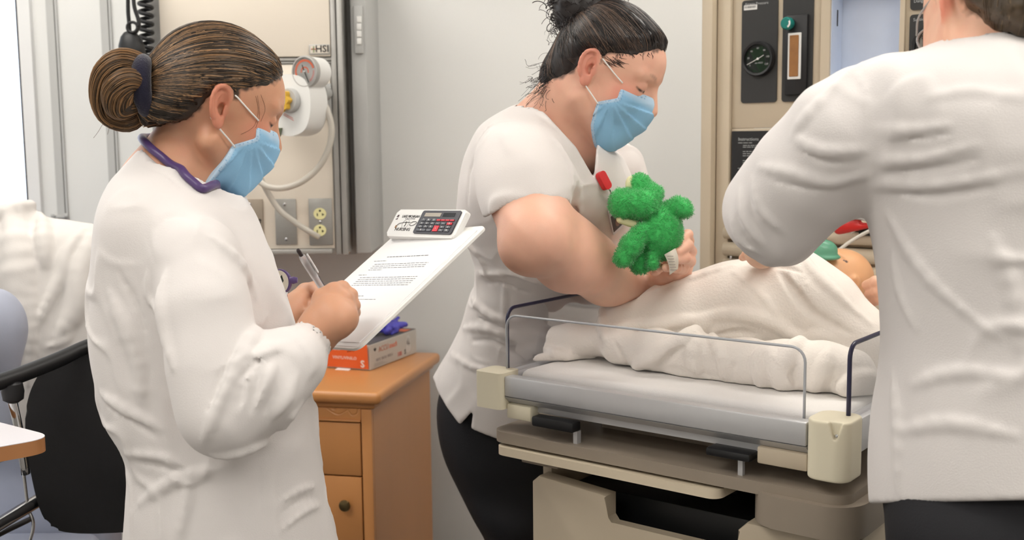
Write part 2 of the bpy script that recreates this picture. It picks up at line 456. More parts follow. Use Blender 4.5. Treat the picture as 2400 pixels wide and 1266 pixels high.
for i, px_ in enumerate((134, 259)):
    x = V(px_, 250, WY)[0]
    t = structure(box('trim_%d' % (i+1), (x-.013, WY-.008, 0), (x+.008, WY, CH), mTrim))
    box('seam', (x+.0115, WY-.008, 0), (x+.0165, WY-.0002, CH), mTrim, t)
hk = thing('wall_clip', 'small pale metal clip screwed across a wall seam strip', 'clip', V(145, 508, WY-.01))
hp = V(145, 508, WY-.012)
box('clip_bar', hp+(-.022, -.004, -.004), hp+(.016, .004, .004), mTrim, hk, .001)
for s in (-.022, .015): lathe('screw', [(.004, 0), (.006, .002), (.006, .005), (.002, .007)], mTrim, face_cam(hp+(s, -.004, .004)), hk, 12)
for i, (x, y) in enumerate(((-1.25, -1.1), (1.05, -1.1), (-1.25, .6), (1.05, .6), (-1.25, 2.25), (1.05, 2.25))):
    cl = thing('ceiling_light_offscreen', 'recessed fluorescent ceiling troffer with white diffuser', 'ceiling light', (x, y, CH-.01), 'ceiling troffers')
    box('light_frame_offscreen', (x-.66, y-.36, CH-.012), (x+.66, y+.36, CH-.001), mWhite, cl)
    box('diffuser_offscreen', (x-.6, y-.3, CH-.02), (x+.6, y+.3, CH-.0125), mEmit, cl)
# ---------------------------------------------------------------- hospital headwall unit
HY = 2.85
hw = thing('headwall_unit', 'cream and silver hospital headwall unit mounted on the grey wall', 'wall unit', V(600, 597, WY))
pxbox('casing', 354, -120, 806, 597, HY, WY, mSilver, hw, .003)
pxbox('upper_panel', 372, -120, 771, 134, HY-.014, HY-.0005, mCream, hw, .002)
pxbox('lower_panel', 372, 153, 779, 584, HY-.005, HY-.0005, mCream, hw, .001)
pxbox('frame_bar', 779, -120, 791, 597, HY-.012, HY-.0005, mSilver, hw, .002)
pxbox('frame_bar', 794, -120, 806, 597, HY-.018, HY-.0005, mSilver, hw, .002)
pxbox('frame_bar', 372, 586, 779, 597, HY-.012, HY-.0005, mSilver, hw, .002)
pxbox('frame_bar', 372, 137, 779, 144, HY-.010, HY-.0005, mSilver, hw, .002)
pxbox('frame_bar', 372, 146, 779, 150, HY-.007, HY-.0005, mSilver, hw, .001)
pxbox('channel', 806, -120, 826, 596, HY+.09, WY, mGrey, hw)
pxbox('side_wing', 826, -120, 862, 594, HY+.03, WY, mGrey, hw, .004)
lathe('bolt', [(.007, 0), (.007, .004), (.003, .007)], mChrome, face_cam(V(817, 588, HY+.088)), hw, 14)
sw = pxbox('switch_strip', 829, 12, 851, 126, HY+.020, HY+.0298, mGrey, hw, .004)
for k in range(4): pxbox('switch_button', 836, 38+17*k, 847, 53+17*k, HY+.017, HY+.0198, mWhite, sw, .001)
# HSI badge
bd = pxbox('badge', 724, 104, 773, 128, HY-.0172, HY-.0142, mSilver, hw, .001)
pxbox('badge_face', 727, 107, 770, 125, HY-.0185, HY-.0173, mat('badge_cream', (214, 205, 192), .4), bd)
text('badge_lettering', 'HSI', M_(22, HY), face_cam(V(755, 115, HY-.019)), mInk, bd, bold=.0003)
pxbox('badge_cross', 729, 114, 741, 116, HY-.0195, HY-.0187, mat('badge_copper', (176, 110, 80), .4, .4), bd)
pxbox('badge_cross', 734, 108, 736, 123, HY-.0195, HY-.0187, mat('badge_green', (120, 140, 90), .4, .2), bd)
# plates
def plate(name, x0, y0, x1, y1, m, label):
    p = pxbox(name, x0, y0, x1, y1, HY-.0105, HY-.0052, m, hw, .002); p['label'] = label; return p
pn = plate('call_plate', 500, 467, 617, 575, mTan, 'bronze-grey nurse call cover plate')
text('plate_lettering', 'Nurse', M_(21, HY), face_cam(V(585, 517, HY-.0108)), mInk, pn, shear=.22, bold=.0004)
pxbox('plate_underline', 575, 527, 606, 529, HY-.0112, HY-.0107, mOrange, pn)
pb = plate('blank_plate', 645, 466, 695, 574, mSteel, 'blank brushed metal cover plate')
po = plate('outlet_plate', 724, 465, 779, 575, mSteel, 'duplex power outlet on a brushed metal plate')
for p, spots in ((pn, ((545, 480), (585, 479), (590, 562))), (pb, ((667, 479), (671, 561))), (po, ((751, 520),))):
    for s in spots: lathe('screw', [(.0042, 0), (.0042, .0012), (.0015, .002)], mChrome, face_cam(V(s[0], s[1], HY-.0106)), p, 12)
for y in (501, 540):
    rc = prism('receptacle', circ(0, 0, .0163, .0150, 24), 0, .0025, mIvory, po, face_cam(V(750, y, HY-.0105)), .0006)
    c = V(750, y, HY-.0133)
    box('slot', c+(-.0078, -.0006, -.006), c+(-.0058, .0004, .001), mInk, rc)
    box('slot', c+(.0052, -.0006, -.005), c+(.0072, .0004, .001), mInk, rc); box('slot', c+(.0052, -.0006, -.003), c+(.0102, .0004, -.0012), mInk, rc)
    prism('slot', circ(0, 0, .0026, n=12), 0, .001, mInk, rc, face_cam(c+(0, .0004, .0075)))
# ---------------------------------------------------------------- suction regulator on the unit
RY = 2.72
rg = thing('suction_regulator', 'white suction regulator with round gauge and yellow knob on the headwall', 'regulator', V(700, 330, RY))
yaw = math.radians(27); ex = np.array((math.cos(yaw), -math.sin(yaw), 0)); ez = np.array((-math.sin(yaw), -math.cos(yaw), 0)); eu = np.array((0, 0, 1.))
def rgf(px_, py_, Y=RY, roll=0.):
    c, s = math.cos(roll), math.sin(roll); a = ex*c+eu*s; b = -ex*s+eu*c
    return frame(V(px_, py_, Y), a, b, ez)
k = RY/F
body = [(x*k, y*k) for x, y in cat_rom([(-62, 10, 0), (-40, 58, 0), (0, 68, 0), (45, 55, 0), (62, 18, 0), (58, -30, 0), (40, -62, 0), (0, -74, 0), (-42, -62, 0), (-62, -28, 0), (-62, 10, 0)], 5)[:-1, :2]]
prism('regulator_body', body, -.055, .012, mWhite, rg, rgf(684, 244), .008, 3)
g0 = rgf(715, 168, RY-.03)
lathe('gauge_housing', [(.030, -.062), (.036, -.056), (.037, -.012), (.034, -.010)], mWhite, g0, rg, 40)
gg = lathe('gauge_rim', [(.030, -.010), (.0375, -.010), (.0385, -.004), (.0375, .003), (.034, .004), (.033, .001)], mSilver, g0, rg, 40)
gf = prism('gauge_face', circ(0, 0, .0335, n=40), -.001, .001, mWhite, gg, g0)
def arc_band(name, r0, r1, a0, a1, n, gap, m, parent, Mx, z=.0013):
    b = bmesh.new()
    for i in range(n):
        t0 = math.radians(a0+(a1-a0)*i/n); t1 = math.radians(a0+(a1-a0)*(i+1-gap)/n)
        q = [b.verts.new((r*math.cos(t), r*math.sin(t), z)) for r, t in ((r0, t0), (r1, t0), (r1, t1), (r0, t1))]; b.faces.new(q)
    b.transform(Mx); return bmobj(name, b, m, parent)
arc_band('scale_band', .024, .029, 205, 15, 22, .25, mOrange, gf, g0)
arc_band('scale_band', .009, .012, 190, -20, 9, .2, mOrange, gf, g0)
arc_band('scale_ticks', .024, .028, 5, -60, 14, .6, mRed, gf, g0)
tube('needle', [g0 @ Vector((-.006, .016, .003)), g0 @ Vector((0, 0, .003)), g0 @ Vector((.012, -.026, .003))], .0009, mInk, gf, 6)
lathe('hub', [(.003, .001), (.003, .004), (.001, .005)], mGrey, g0, gf, 12)
k0 = rgf(668, 236, RY-.014)
lathe('knob_base', [(.030, 0), (.030, .010), (.027, .014)], mGrey, k0 @ Matrix.Translation((.012, 0, -.006)), rg, 32)
star = [((.026+.0028*math.cos(8*t))*math.cos(t), (.026+.0028*math.cos(8*t))*math.sin(t)) for t in np.linspace(0, 2*math.pi, 64, endpoint=False)]
kn = prism('knob', star, .008, .024, mYellow, rg, k0, .003)
kf = prism('knob_face', circ(0, 0, .019, n=32), .024, .0255, mWhite, kn, k0)
arc_band('knob_arc', .0125, .0155, 200, -40, 9, .15, mRed, kf, k0, .026)
tube('knob_arrow', [k0 @ Vector((0, .003, .0262)), k0 @ Vector((.003, -.011, .0262))], [.0008, .0014], mRed, kf, 6)
prism('selector_tab', rrect(-.008, -.016, .008, .014, .005), 0, .008, mWhite, rg, rgf(732, 248, RY-.012, -.25), .003)
arc_band('selector_ring', .002, .0038, 0, 360, 20, 0, mRed, rg, rgf(733, 239, RY-.012, 0), .0086)
for y0, w in ((272, .03), (276, .034)): box('print_line', (-w/2, -.0005, .0125), (w/2, .0005, .0128), mRed, rg, M=rgf(684, y0, RY, -.45))
pxbox('mount_plate', 738, 195, 776, 270, HY-.016, HY-.0055, mGrey, rg, .002)
text('mount_lettering', 'ENTEC', M_(8, HY), face_cam(V(757, 261, HY-.0162)), mInk, rg)
lathe('mount_neck', [(.02, -.08), (.02, 0)], mGrey, face_cam(V(748, 215, HY-.1)) , rg, 20)
lathe('outlet_fitting', [(.011, 0), (.013, .02), (.010, .035), (.007, .05)], mat('green_brass', (120, 130, 105), .3, .6), frame(V(652, 300, RY), (1, 0, 0), (0, 1, 0), (-.35, 0, -.94)), rg, 18)
hose = thing('suction_hose', 'clear plastic suction hose looping down from the regulator', 'hose', V(690, 440, RY+.06))
tube('hose_length', [V(x, y, Y) for x, y, Y in ((745, 228, 2.76), (766, 255, 2.745), (777, 300, 2.74), (771, 345, 2.74), (748, 390, 2.74), (710, 424, 2.74), (668, 440, 2.745), (630, 438, 2.75), (600, 420, 2.76))], M_(7.5, RY), mTubeClear, hose, 12, 8)
tube('hose_length', [V(x, y, Y) for x, y, Y in ((605, 408, 2.775), (630, 455, 2.785), (655, 492, 2.79), (690, 520, 2.79), (722, 541, 2.79), (748, 556, 2.80))], M_(7, RY), mTubeClear, hose, 12, 8)
# ---------------------------------------------------------------- blood pressure bulb and coiled tube
BY = 2.76
bp = thing('pressure_bulb', 'black rubber blood pressure bulb hanging from two tubes by the headwall', 'pressure bulb', V(308, 150, BY))
lathe('bulb', [(M_(r, BY), M_(z, BY)) for r, z in ((6, 42), (14, 38), (22, 28), (29, 8), (30, -8), (27, -24), (19, -38), (8, -46), (5, -60))], mRubber, frame(V(309, 116, BY), (1, 0, 0), (0, 1, 0), (-.06, 0, 1)), bp, 28)
tube('bulb_tube', [V(x, y, BY) for x, y in ((300, -60), (300, 20), (302, 48), (304, 76))], M_(4.5, BY), mRubber, bp, 10)
tube('bulb_tube', [V(x, y, BY-.01) for x, y in ((311, -60), (314, 10), (324, 45), (325, 62), (318, 76))], M_(4.5, BY), mRubber, bp, 10)
a = [V(310+12*math.cos(t), 64+12*math.sin(t), BY-.015) for t in np.linspace(0, 2*math.pi, 17)]
tube('hanging_ring', a, M_(3.5, BY), mRubber, bp, 8, 2)
tube('valve_stem', [V(x, y, BY-.005) for x, y in ((322, 85), (331, 95), (330, 112))], M_(4, BY), mRubber, bp, 8)
cl_ = thing('coiled_tube', 'black coiled blood pressure tube hanging beside the rubber bulb', 'coiled tube', V(345, 150, BY+.055))
zz = np.linspace(-60, 168, 170); ph = (zz+60)/19.5*2*math.pi
tube('coil', [V(339+6*(z+60)/228+15*math.cos(p_), z, BY+.055+.015*math.sin(p_)) for z, p_ in zip(zz, ph)], M_(5, BY), mRubber, cl_, 8, 1, False)
# ---------------------------------------------------------------- nightstand
mWood = mat('maple_wood', (200, 138, 82), .38, var=.10, vscale=5, stretch=(1, 1, .12), coat=.25)
mWoodTop = mat('maple_top', (200, 138, 82), .38, var=.08, vscale=6, stretch=(.2, 1, 1), coat=.25)
mWoodSide = mat('maple_side', (200, 138, 82), .38, var=.08, vscale=6, stretch=(1, 1, .15), coat=.25)
mBrass = mat('aged_brass', (112, 96, 66), .3, .9, var=.15, vscale=40)
NZ = .78
C0 = VZ(890, 922, NZ); s_ = VZ(1033, 826, NZ)-C0; ND = float(np.hypot(s_[0], s_[1])); ny = np.array((s_[0], s_[1], 0))/ND; nx = np.array((ny[1], -ny[0], 0))
NW = .46
NM = frame((C0[0], C0[1], 0), nx, ny, (0, 0, 1))
ns = thing('nightstand', 'maple wood nightstand with carved apron, drawers and brass knob', 'nightstand', (C0[0], C0[1], 0))
# top with rounded nose: profile swept as bevelled slab
box('top', (-NW, 0, NZ-.03), (0, ND, NZ), mWoodTop, ns, .012, 4, NM)
box('moulding', (-NW+.02, .02, NZ-.045), (-.02, ND, NZ-.0305), mWood, ns, .006, 2, NM)
box('side_panel', (-.052, .034, .08), (-.03, ND-.01, NZ-.0455), mWoodSide, ns, .001, 1, NM)
box('side_panel', (-NW+.03, .034, .08), (-NW+.052, ND-.01, NZ-.0455), mWoodSide, ns, .001, 1, NM)
box('back_panel', (-NW+.053, ND-.022, .08), (-.053, ND-.01, NZ-.05), mWoodSide, ns, 0, 1, NM)
box('front_stile', (-.056, .022, 0), (-.03, .0335, NZ-.0455), mWood, ns, .002, 2, NM)
box('front_stile', (-NW+.03, .022, 0), (-NW+.056, .0335, NZ-.0455), mWood, ns, .002, 2, NM)
def nz(y): return V(850, y, 2.58)[2]
za = nz(963); grooves = []
for s in (1, -1):
    o = -NW/2
    for pts_ in (((.0, .004), (.03, -.012), (.055, .004), (.075, .014), (.09, .002), (.115, -.01), (.14, .002), (.155, .012)), ((.09, .002), (.10, .012), (.112, .010), (.108, .002), (.100, .003)),
                 ((.140, .002), (.150, -.010), (.163, -.006), (.165, .006), (.157, .010)), ((.05, .001), (.045, .014), (.03, .016), (.026, .006), (.034, .004))):
        grooves.append(cat_rom([(o+s*x, .0238, za+z) for x, z in pts_], 4))
az0, az1 = nz(984), NZ-.0455
def apron_sdf(P):
    d = s_box(P, (-NW/2, .0288, (az0+az1)/2), (NW/2-.057, .0048, (az1-az0)/2), None, .0008)
    for g in grooves:
        ix = np.nonzero(((P > g.min(0)-.01) & (P < g.max(0)+.01)).all(1))[0]
        for a_, b_ in zip(g[:-1], g[1:]):
            if len(ix): d[ix] = np.maximum(d[ix], -s_cap(P[ix], a_, b_, .0017, .0017))
    return d
v, f = sdf_mesh(apron_sdf, (-NW+.054, .020, az0-.004), (-.054, .037, az1+.004), .0011)
mesh('apron', np.array([NM @ Vector(q) for q in v]), f, mWood, ns)
box('rail', (-NW+.057, .018, nz(988)), (-.057, .0335, nz(983)), mWood, ns, .002, 2, NM)
zt = nz(991)
for i, (za_, zb) in enumerate(((nz(1114), zt), (nz(1114)-.004-.17, nz(1117.5)), (.1, nz(1114)-.178))):
    dr = box('drawer', (-NW+.059, .021, za_), (-.059, .034, zb), mWood, ns, .002, 2, NM)
    if i > 0:
        kz = nz(1180) if i == 1 else (za_+zb)/2
        kx = -.095 if i == 1 else -NW/2
        for kx in ((-.0965, -NW+.0965)):
            lathe('knob', [(.006, 0), (.006, .008), (.012, .012), (.0145, .017), (.013, .021), (.007, .0235)], mBrass, NM @ frame((kx, .021, kz), (1, 0, 0), (0, 0, 1), (0, -1, 0)), dr, 22)
box('carcass', (-NW+.06, .075, .09), (-.06, ND-.03, NZ-.06), mWood, ns, 0, 1, NM)
# ---------------------------------------------------------------- glove box
G0 = VZ(868, 869, NZ+.001); G1 = VZ(1003, 816, NZ+.001); gl = np.hypot(*(G1-G0)[:2]); gy = np.append((G1-G0)[:2]/gl, 0); gx = np.array((gy[1], -gy[0], 0))
GL, GW, GH = min(gl, .26), .13, .066
GM = frame((G0[0], G0[1], NZ+.001), gx, gy, (0, 0, 1))
mCardGrey = mat('glove_box_side', (196, 190, 182), .5, var=.03); mCardDark = mat('glove_box_top', (92, 88, 88), .45, var=.06)
mCardOr = mat('glove_box_orange', (232, 104, 52), .4, var=.04); mCardWhite = mat('card_white', (235, 230, 224), .6)
gb = thing('glove_box', 'open carton of vinyl exam gloves on the nightstand, orange end panel', 'glove box', (G0[0], G0[1], NZ))
box('carton', (-GW, 0, 0), (0, GL, GH), mCardGrey, gb, .001, 1, GM)
box('carton_top', (-GW+.001, .001, GH), (-.001, GL-.001, GH+.0015), mCardDark, gb, 0, 1, GM)
box('top_stripe', (-.05, GL-.06, GH+.0016), (-.006, GL-.02, GH+.002), mCardOr, gb, 0, 1, GM)
box('end_panel', (-GW-.001, -.0025, .004), (-.004, -.0005, GH+.002), mCardOr, gb, 0, 1, GM @ Matrix.Rotation(math.radians(5), 4, 'X'))
box('bottom_flap', (-.095, -.016, .0005), (-.055, -.001, .002), mCardWhite, gb, 0, 1, GM @ Matrix.Rotation(math.radians(8), 4, 'X'))
EM = GM @ Matrix.Rotation(math.radians(5), 4, 'X') @ frame((0, -.0027, 0), (1, 0, 0), (0, 0, 1), (0, -1, 0))
text('size_letter', 'S', .026, EM @ Matrix.Translation((-.020, .016, 0)), mCardWhite, gb, bold=.0007)
text('print_line', 'VINYL/VINILO', .0115, EM @ Matrix.Translation((-.072, .030, 0)), mCardWhite, gb)
text('print_line', 'examen', .008, EM @ Matrix.Translation((-.095, .052, 0)), mCardWhite, gb)
text('handwritten_year', '2017', .012, EM @ Matrix.Translation((-.052, .051, 0)) @ Matrix.Rotation(.12, 4, 'Z'), mInk, gb, shear=.3)
SM = GM @ frame((.0003, 0, 0), (0, 1, 0), (0, 0, 1), (1, 0, 0))
text('brand_lettering', 'ACCU', .021, SM @ Matrix.Translation((.072, .046, 0)), mat('brand_orange', (190, 110, 80), .5), gb, xs=.9)
text('brand_lettering', 'touch', .021, SM @ Matrix.Translation((.124, .046, 0)), gb.children[-1].data.materials[0], gb, shear=.25, xs=.9)
text('print_line', 'VINYL VINYLE VINILO', .011, SM @ Matrix.Translation((.076, .021, 0)), mat('pale_print', (160, 152, 150), .5), gb, xs=.85)
text('count_number', '100', .017, SM @ Matrix.Translation((.160, .014, 0)), mRed, gb)
text('size_letter', 'S', .018, SM @ Matrix.Translation((.192, .014, 0)), mInk, gb, bold=.0004)
for i in range(3): box('print_line', (.0003, .02, .006+.003*i), (.0006, .09-.012*i, .007+.003*i), mat('fine_print', (168, 160, 156), .5), gb, 0, 1, GM)
# small leaf mark and hand picture on the carton
for a_ in (-.6, -.2, .2, .6):
    box('mark_leaf', (0, -.0008, 0), (.009, .0008, .0004), mInk, gb, M=SM @ Matrix.Translation((.026, .046, 0)) @ Matrix.Rotation(math.pi/2+a_*1.4, 4, 'Z'))
mHandPic = mat('printed_hand', (208, 203, 198), .5)
for a_, l in ((-.5, .022), (-.2, .028), (.1, .028), (.4, .024), (.9, .018)):
    prism('printed_hand', rrect(-.004, 0, .004, l, .0039), 0, .0003, mHandPic, gb, SM @ Matrix.Translation((GL-.05, .030, 0)) @ Matrix.Rotation(-a_, 4, 'Z'))
prism('printed_hand', circ(0, 0, .015, n=20), 0, .0003, mHandPic, gb, SM @ Matrix.Translation((GL-.05, .024, 0)))
# crumpled purple glove on the carton
mGlove = mat('purple_nitrile', (84, 80, 190), .4, var=.08, vscale=30, sss=.1)
gc = VZ(904, 770, NZ+GH+.017)
S = Sdf()
for i in range(9):
    a_ = random.uniform(0, 6.28); rr = random.uniform(.0, .045); q = gc+np.array((math.cos(a_)*rr, math.sin(a_)*rr*1.2, random.uniform(-.006, .012)))
    q2 = q+np.array((random.uniform(-.03, .03), random.uniform(-.03, .03), random.uniform(-.012, .016))); S.cap(q, q2, .011, .006, .006)
S.cap(gc+(.0, 0, 0), gc+(.05, .03, .006), .014, .006, .006); S.cap(gc, gc+(.03, .05, .02), .010, .005, .006)
S.disp(lambda P: vnoise(P, 90)*.006+vnoise(P, 200)*.002); S.inter(lambda P: (NZ+GH+.003)-P[:, 2])
tag(sdf_obj('exam_glove', S, gc-.09, gc+.09, .0022, mGlove, None, None, 0), 'crumpled purple exam glove pulled out on top of the glove carton', 'glove')
# ---------------------------------------------------------------- black chair
mFabric = mat('black_shell', (24, 24, 27), .6, var=.12, vscale=60, bump=.2, bscale=400)
CY = 2.05
ch = thing('stacking_chair', 'black plastic shell chair with chrome frame and padded arm', 'chair', V(180, 1260, CY)*np.array((1, 1, 0)))
o = V(190, 1030, CY); k = CY/F
out = [(x-190, 1030-y) for x, y in ((60, 960), (78, 905), (110, 855), (150, 826), (200, 808), (250, 797), (310, 800), (360, 820), (385, 880), (388, 1000), (380, 1120), (360, 1215), (320, 1255), (240, 1264), (150, 1262), (105, 1245), (80, 1200), (64, 1110), (57, 1030))]
out = [(x*k, y*k) for x, y in cat_rom([(a, b, 0) for a, b in out]+[(out[0][0], out[0][1], 0)], 4)[:-1, :2]]
prism('backrest', out, -.028, .0, mFabric, ch, face_cam(o), .008, 3)
tube('back_rim', [V(x, y, CY-.004) for x, y in ((52, 1082), (58, 1130), (66, 1190), (78, 1225), (72, 1262), (55, 1300))], M_(4, CY), mChrome, ch, 8)
tube('arm_rest', [V(x, y, Y) for x, y, Y in ((262, 795, 2.10), (205, 812, 2.06), (140, 842, 2.0), (60, 874, 1.93), (-30, 905, 1.86), (-120, 935, 1.8))], [.012, .0135, .0145, .0145, .0145, .012], mBlack, ch, 14)
lathe('arm_joint', [(.008, -.02), (.017, -.014), (.019, 0), (.017, .014), (.008, .02)], mBlack, frame(V(30, 918, 1.9), (1, 0, 0), (0, 1, 0), (0, 0, 1)), ch, 20)
tube('arm_post', [V(25, 925, 1.9), V(42, 1000, 1.9), V(60, 1110, 1.92)], M_(11, 1.9), mChrome, ch, 12)
sx = V(60, 1100, 2.0)[0]
box('seat', (sx-.42, 1.78, .43), (sx+.12, 2.22, .475), mFabric, ch, .02, 3)
for a_ in ((-.40, 1.82), (.10, 1.82), (-.40, 2.18), (.10, 2.18)):
    tube('leg', [(sx+a_[0], a_[1], .43), (sx+a_[0]*1.05, a_[1], 0.012)], .012, mChrome, ch, 12)
tube('frame_bar', [V(95, 1170, 2.08), V(0, 1228, 1.98), V(-120, 1300, 1.86)], M_(17, 2.), mChrome, ch, 14)
tube('frame_bar', [V(75, 1215, 2.1), V(-20, 1262, 2.0), V(-120, 1320, 1.9)], M_(7, 2.), mBlack, ch, 10)
# ---------------------------------------------------------------- overbed table
mLam = mat('white_laminate', (226, 222, 226), .3, var=.02); mEdge = mat('oak_edge', (186, 128, 80), .45, var=.12, vscale=10, stretch=(1, 1, .2))
TZ = .90; t0 = VZ(132, 1024, TZ); tb = VZ(0, 990, TZ); tf = VZ(0, 1047, TZ)
db = (tb-t0)/np.linalg.norm(tb-t0); df = (tf-t0)/np.linalg.norm(tf-t0); r_ = .05
A_, B_ = t0+db*r_, t0+df*r_
curve = [A_*(1-t)**2+2*t*(1-t)*t0+B_*t*t for t in np.linspace(0, 1, 9)]
poly = [t0+df*.62]+curve[::-1]+[t0+db*.36, t0+db*.36+df*.62]
poly = [(p[0], p[1]) for p in poly]
tt = thing('overbed_table', 'white laminate overbed table with oak edge band', 'table', (t0[0]-.4, t0[1]+.05, 0))
prism('table_edge', poly, TZ-.024, TZ-.001, mEdge, tt)
prism('table_top', poly, TZ-.001, TZ, mLam, tt)
cx_, cy_ = t0[0]-.55, t0[1]-.1
box('column', (cx_-.03, cy_-.03, .06), (cx_+.03, cy_+.03, TZ-.0245), mGrey, tt, .004)
box('foot', (cx_-.25, cy_-.04, 0), (cx_+.35, cy_+.04, .06), mGrey, tt, .01)
# ---------------------------------------------------------------- recliner and lab coat
mUph = mat('blue_grey_upholstery', (170, 176, 194), .6, var=.06, vscale=10, bump=.2, bscale=300)
mCoat = mat('white_coat_cotton', (214, 209, 205), .85, var=.015, vscale=10, bump=.25, bscale=500, sheen=.1)
RYc = 2.5
rc0 = V(60, 900, RYc)
rec = thing('recliner_chair', 'blue-grey upholstered recliner under a white lab coat', 'chair', (rc0[0], RYc, 0))
xr = V(232, 700, RYc)[0]; xl = xr-.62
box('recliner_back', (xl, RYc+.02, .35), (xr-.02, RYc+.16, 1.18), mUph, rec, .05, 4)
box('recliner_seat', (xl, RYc-.26, .3), (xr-.02, RYc+.02, .47), mUph, rec, .04, 3)
box('recliner_arm', (xl-.12, RYc-.26, .3), (xl-.005, RYc+.1, .68), mUph, rec, .045, 4)
a0 = V(-22, 780, 2.2)
S = Sdf(); S.ell(a0+(0, 0, 0), (.055, .12, .09), k=.02); S.cap(a0, a0-(0.01, 0, .22), .05, .05, .03)
sdf_obj('head_wing', S, a0-(.12, .16, .34), a0+(.12, .16, .14), .006, mUph, rec)
for a_ in ((xl+.02, RYc-.22), (xr-.06, RYc-.22), (xl+.02, RYc+.1), (xr-.06, RYc+.1)): box('leg', (a_[0], a_[1], 0), (a_[0]+.05, a_[1]+.05, .3), mBlack, rec, .004)
S = Sdf()
S.add(loft([(1010, -90, 232, 2.44, .05), (900, -90, 236, 2.44, .055), (760, -90, 238, 2.45, .05), (640, -90, 240, 2.47, .05), (560, -90, 243, 2.49, .045), (532, -90, 240, 2.51, .035), (518, -80, 150, 2.52, .03), (500, -60, 95, 2.52, .03), (478, 10, 88, 2.52, .028), (468, 55, 74, 2.52, .02)], None), .02)
base = S
T = Sdf(); T.add(base, .001)
T2 = T
for pts, r in ((((48, 490), (58, 560), (68, 660), (74, 740), (72, 820), (66, 900)), 16), (((20, 500), (40, 600), (45, 720), (40, 860)), 26),
               (((195, 540), (160, 590), (148, 640), (120, 700), (90, 760)), 15), (((215, 560), (190, 640), (180, 720), (140, 790)), 24),
               (((95, 500), (105, 560), (108, 620)), 18), (((0, 614), (40, 612), (62, 616)), 4), (((170, 780), (150, 800), (110, 815)), 10), (((230, 600), (205, 620), (180, 640)), 8), (((235, 660), (200, 690), (190, 720)), 10)):
    fold(T, base, pts, r, Y=2.45, inset=.3)
T.disp(lambda P: vnoise(P*np.array((1, 1, .5)), 14)*.008+crinkle(P, 12, .006, .10, (1, 1, .5)))
lo = V(-90, 1010, 2.4)-(.05, .1, .02); hi = V(245, 465, 2.55)+(.04, .1, .03)
tag(sdf_obj('draped_lab_coat', T, lo, hi, .0045, mCoat, None, None, 1), 'empty white lab coat with open front draped over the recliner back', 'lab coat')
# ---------------------------------------------------------------- infant warmer
mPutty = mat('putty_enamel', (196, 182, 160), .5, var=.03, vscale=6)
mIvoryBlk = mat('ivory_corner', (226, 218, 194), .42, var=.02)
mAlu = mat('aluminium_rail', (202, 202, 204), .35, .45, var=.03, vscale=30)
mTaupe = mat('taupe_tray', (150, 138, 124), .45, var=.05, vscale=12)
mPanelBlk = mat('black_panel', (46, 46, 46), .5, var=.05)
mPanelBlk2 = mat('flowmeter_black', (30, 30, 32), .4, var=.05)
mPrint = mat('grey_print', (170, 172, 172), .6, var=.02)
mTeal = mat('teal_knob', (20, 120, 112), .35, var=.05)
mDialGreen = mat('green_dial', (48, 92, 52), .35, var=.08)
mDialCream = mat('cream_dial', (222, 218, 200), .35, var=.03)
mAmber = mat('amber_tube', (150, 104, 60), .3, var=.15, vscale=60)
mBlueWhite = mat('pale_blue_panel', (206, 216, 234), .6, var=.02, vscale=40)
mAcryl = glass_mat('clear_acrylic', (253, 253, 254), .4)
mAcrEdge = mat('acrylic_edge', (205, 208, 214), .15, var=.02, trans=.3)
mNavy = mat('navy_edge', (50, 50, 78), .3, var=.05)
mSheet = mat('white_sheet', (234, 231, 227), .9, var=.012, vscale=8, bump=.3, bscale=420)
BZ = .95
WA = VZ(1160, 872, BZ); wa = math.radians(-37.95); we = np.array((math.cos(wa), math.sin(wa), 0)); wn = np.array((-we[1], we[0], 0))
WM = frame((WA[0], WA[1], 0), we, wn, (0, 0, 1))
def wl(x, y, z): return np.array(WM @ Vector((x, y, z)))
wr = thing('infant_warmer', 'putty coloured infant warmer bed with clear side panels and control column', 'infant warmer', wl(.33, .3, 0))
def wb(name, x0, x1, y0, y1, z0, z1, m, parent=wr, bevel=.003, seg=2): return box(name, (x0, y0, z0), (x1, y1, z1), m, parent, bevel, seg, WM)
BW, BL = .655, .76
# bed frame
wb('front_rail', .03, .592, -.012, .012, .9115, .948, mAlu); prism('rail_lip', [(-.0115, .911), (.012, .911), (.012, .899), (.002, .899)], .03, .592, mAlu, wr, WM @ frame((0, 0, 0), (0, 1, 0), (0, 0, 1), (1, 0, 0)))
wb('back_rail', .03, .61, BL-.02, BL, .905, .948, mAlu); wb('side_rail', -.004, .02, .04, BL-.022, .905, .948, mAlu); wb('side_rail', BW-.03, BW-.004, .055, BL-.022, .898, .95, mAlu)
wb('deck', .022, BW-.032, .014, BL-.022, .885, .902, mAlu, bevel=0)
# corner blocks (rounded in plan)
def corner(x0, x1, y0, y1, z0, z1, rr):
    return prism('corner_block', rrect(x0, y0, x1, y1, rr, 6), z0, z1, mIvoryBlk, wr, WM, .004)
corner(-.030, .030, -.022, .036, .888, .953, .010)
WR_ = np.array(WM.to_3x3()); W0_ = wl(0, 0, 0)
def corner_sdf(P):
    L = (P-W0_)@WR_
    q = np.abs(L[:, :2]-np.array((.6255, .014)))-(np.array((.0325, .038))-.022); d = np.linalg.norm(np.maximum(q, 0), axis=1)+np.minimum(q.max(1), 0)-.022
    d = smax(d, np.abs(L[:, 2]-.9125)-.0445, .004)
    notch = np.maximum(np.maximum(np.abs(L[:, 0]-.640)-(.002+.30*np.maximum(0, L[:, 2]-.932)), .932-L[:, 2]), L[:, 1]+.016)
    return smax(d, -notch, .0015)
cbk = sdf_obj('corner_block', corner_sdf, wl(.6255, .014, .9125)-.075, wl(.6255, .014, .9125)+.075, .0016, mIvoryBlk, wr)
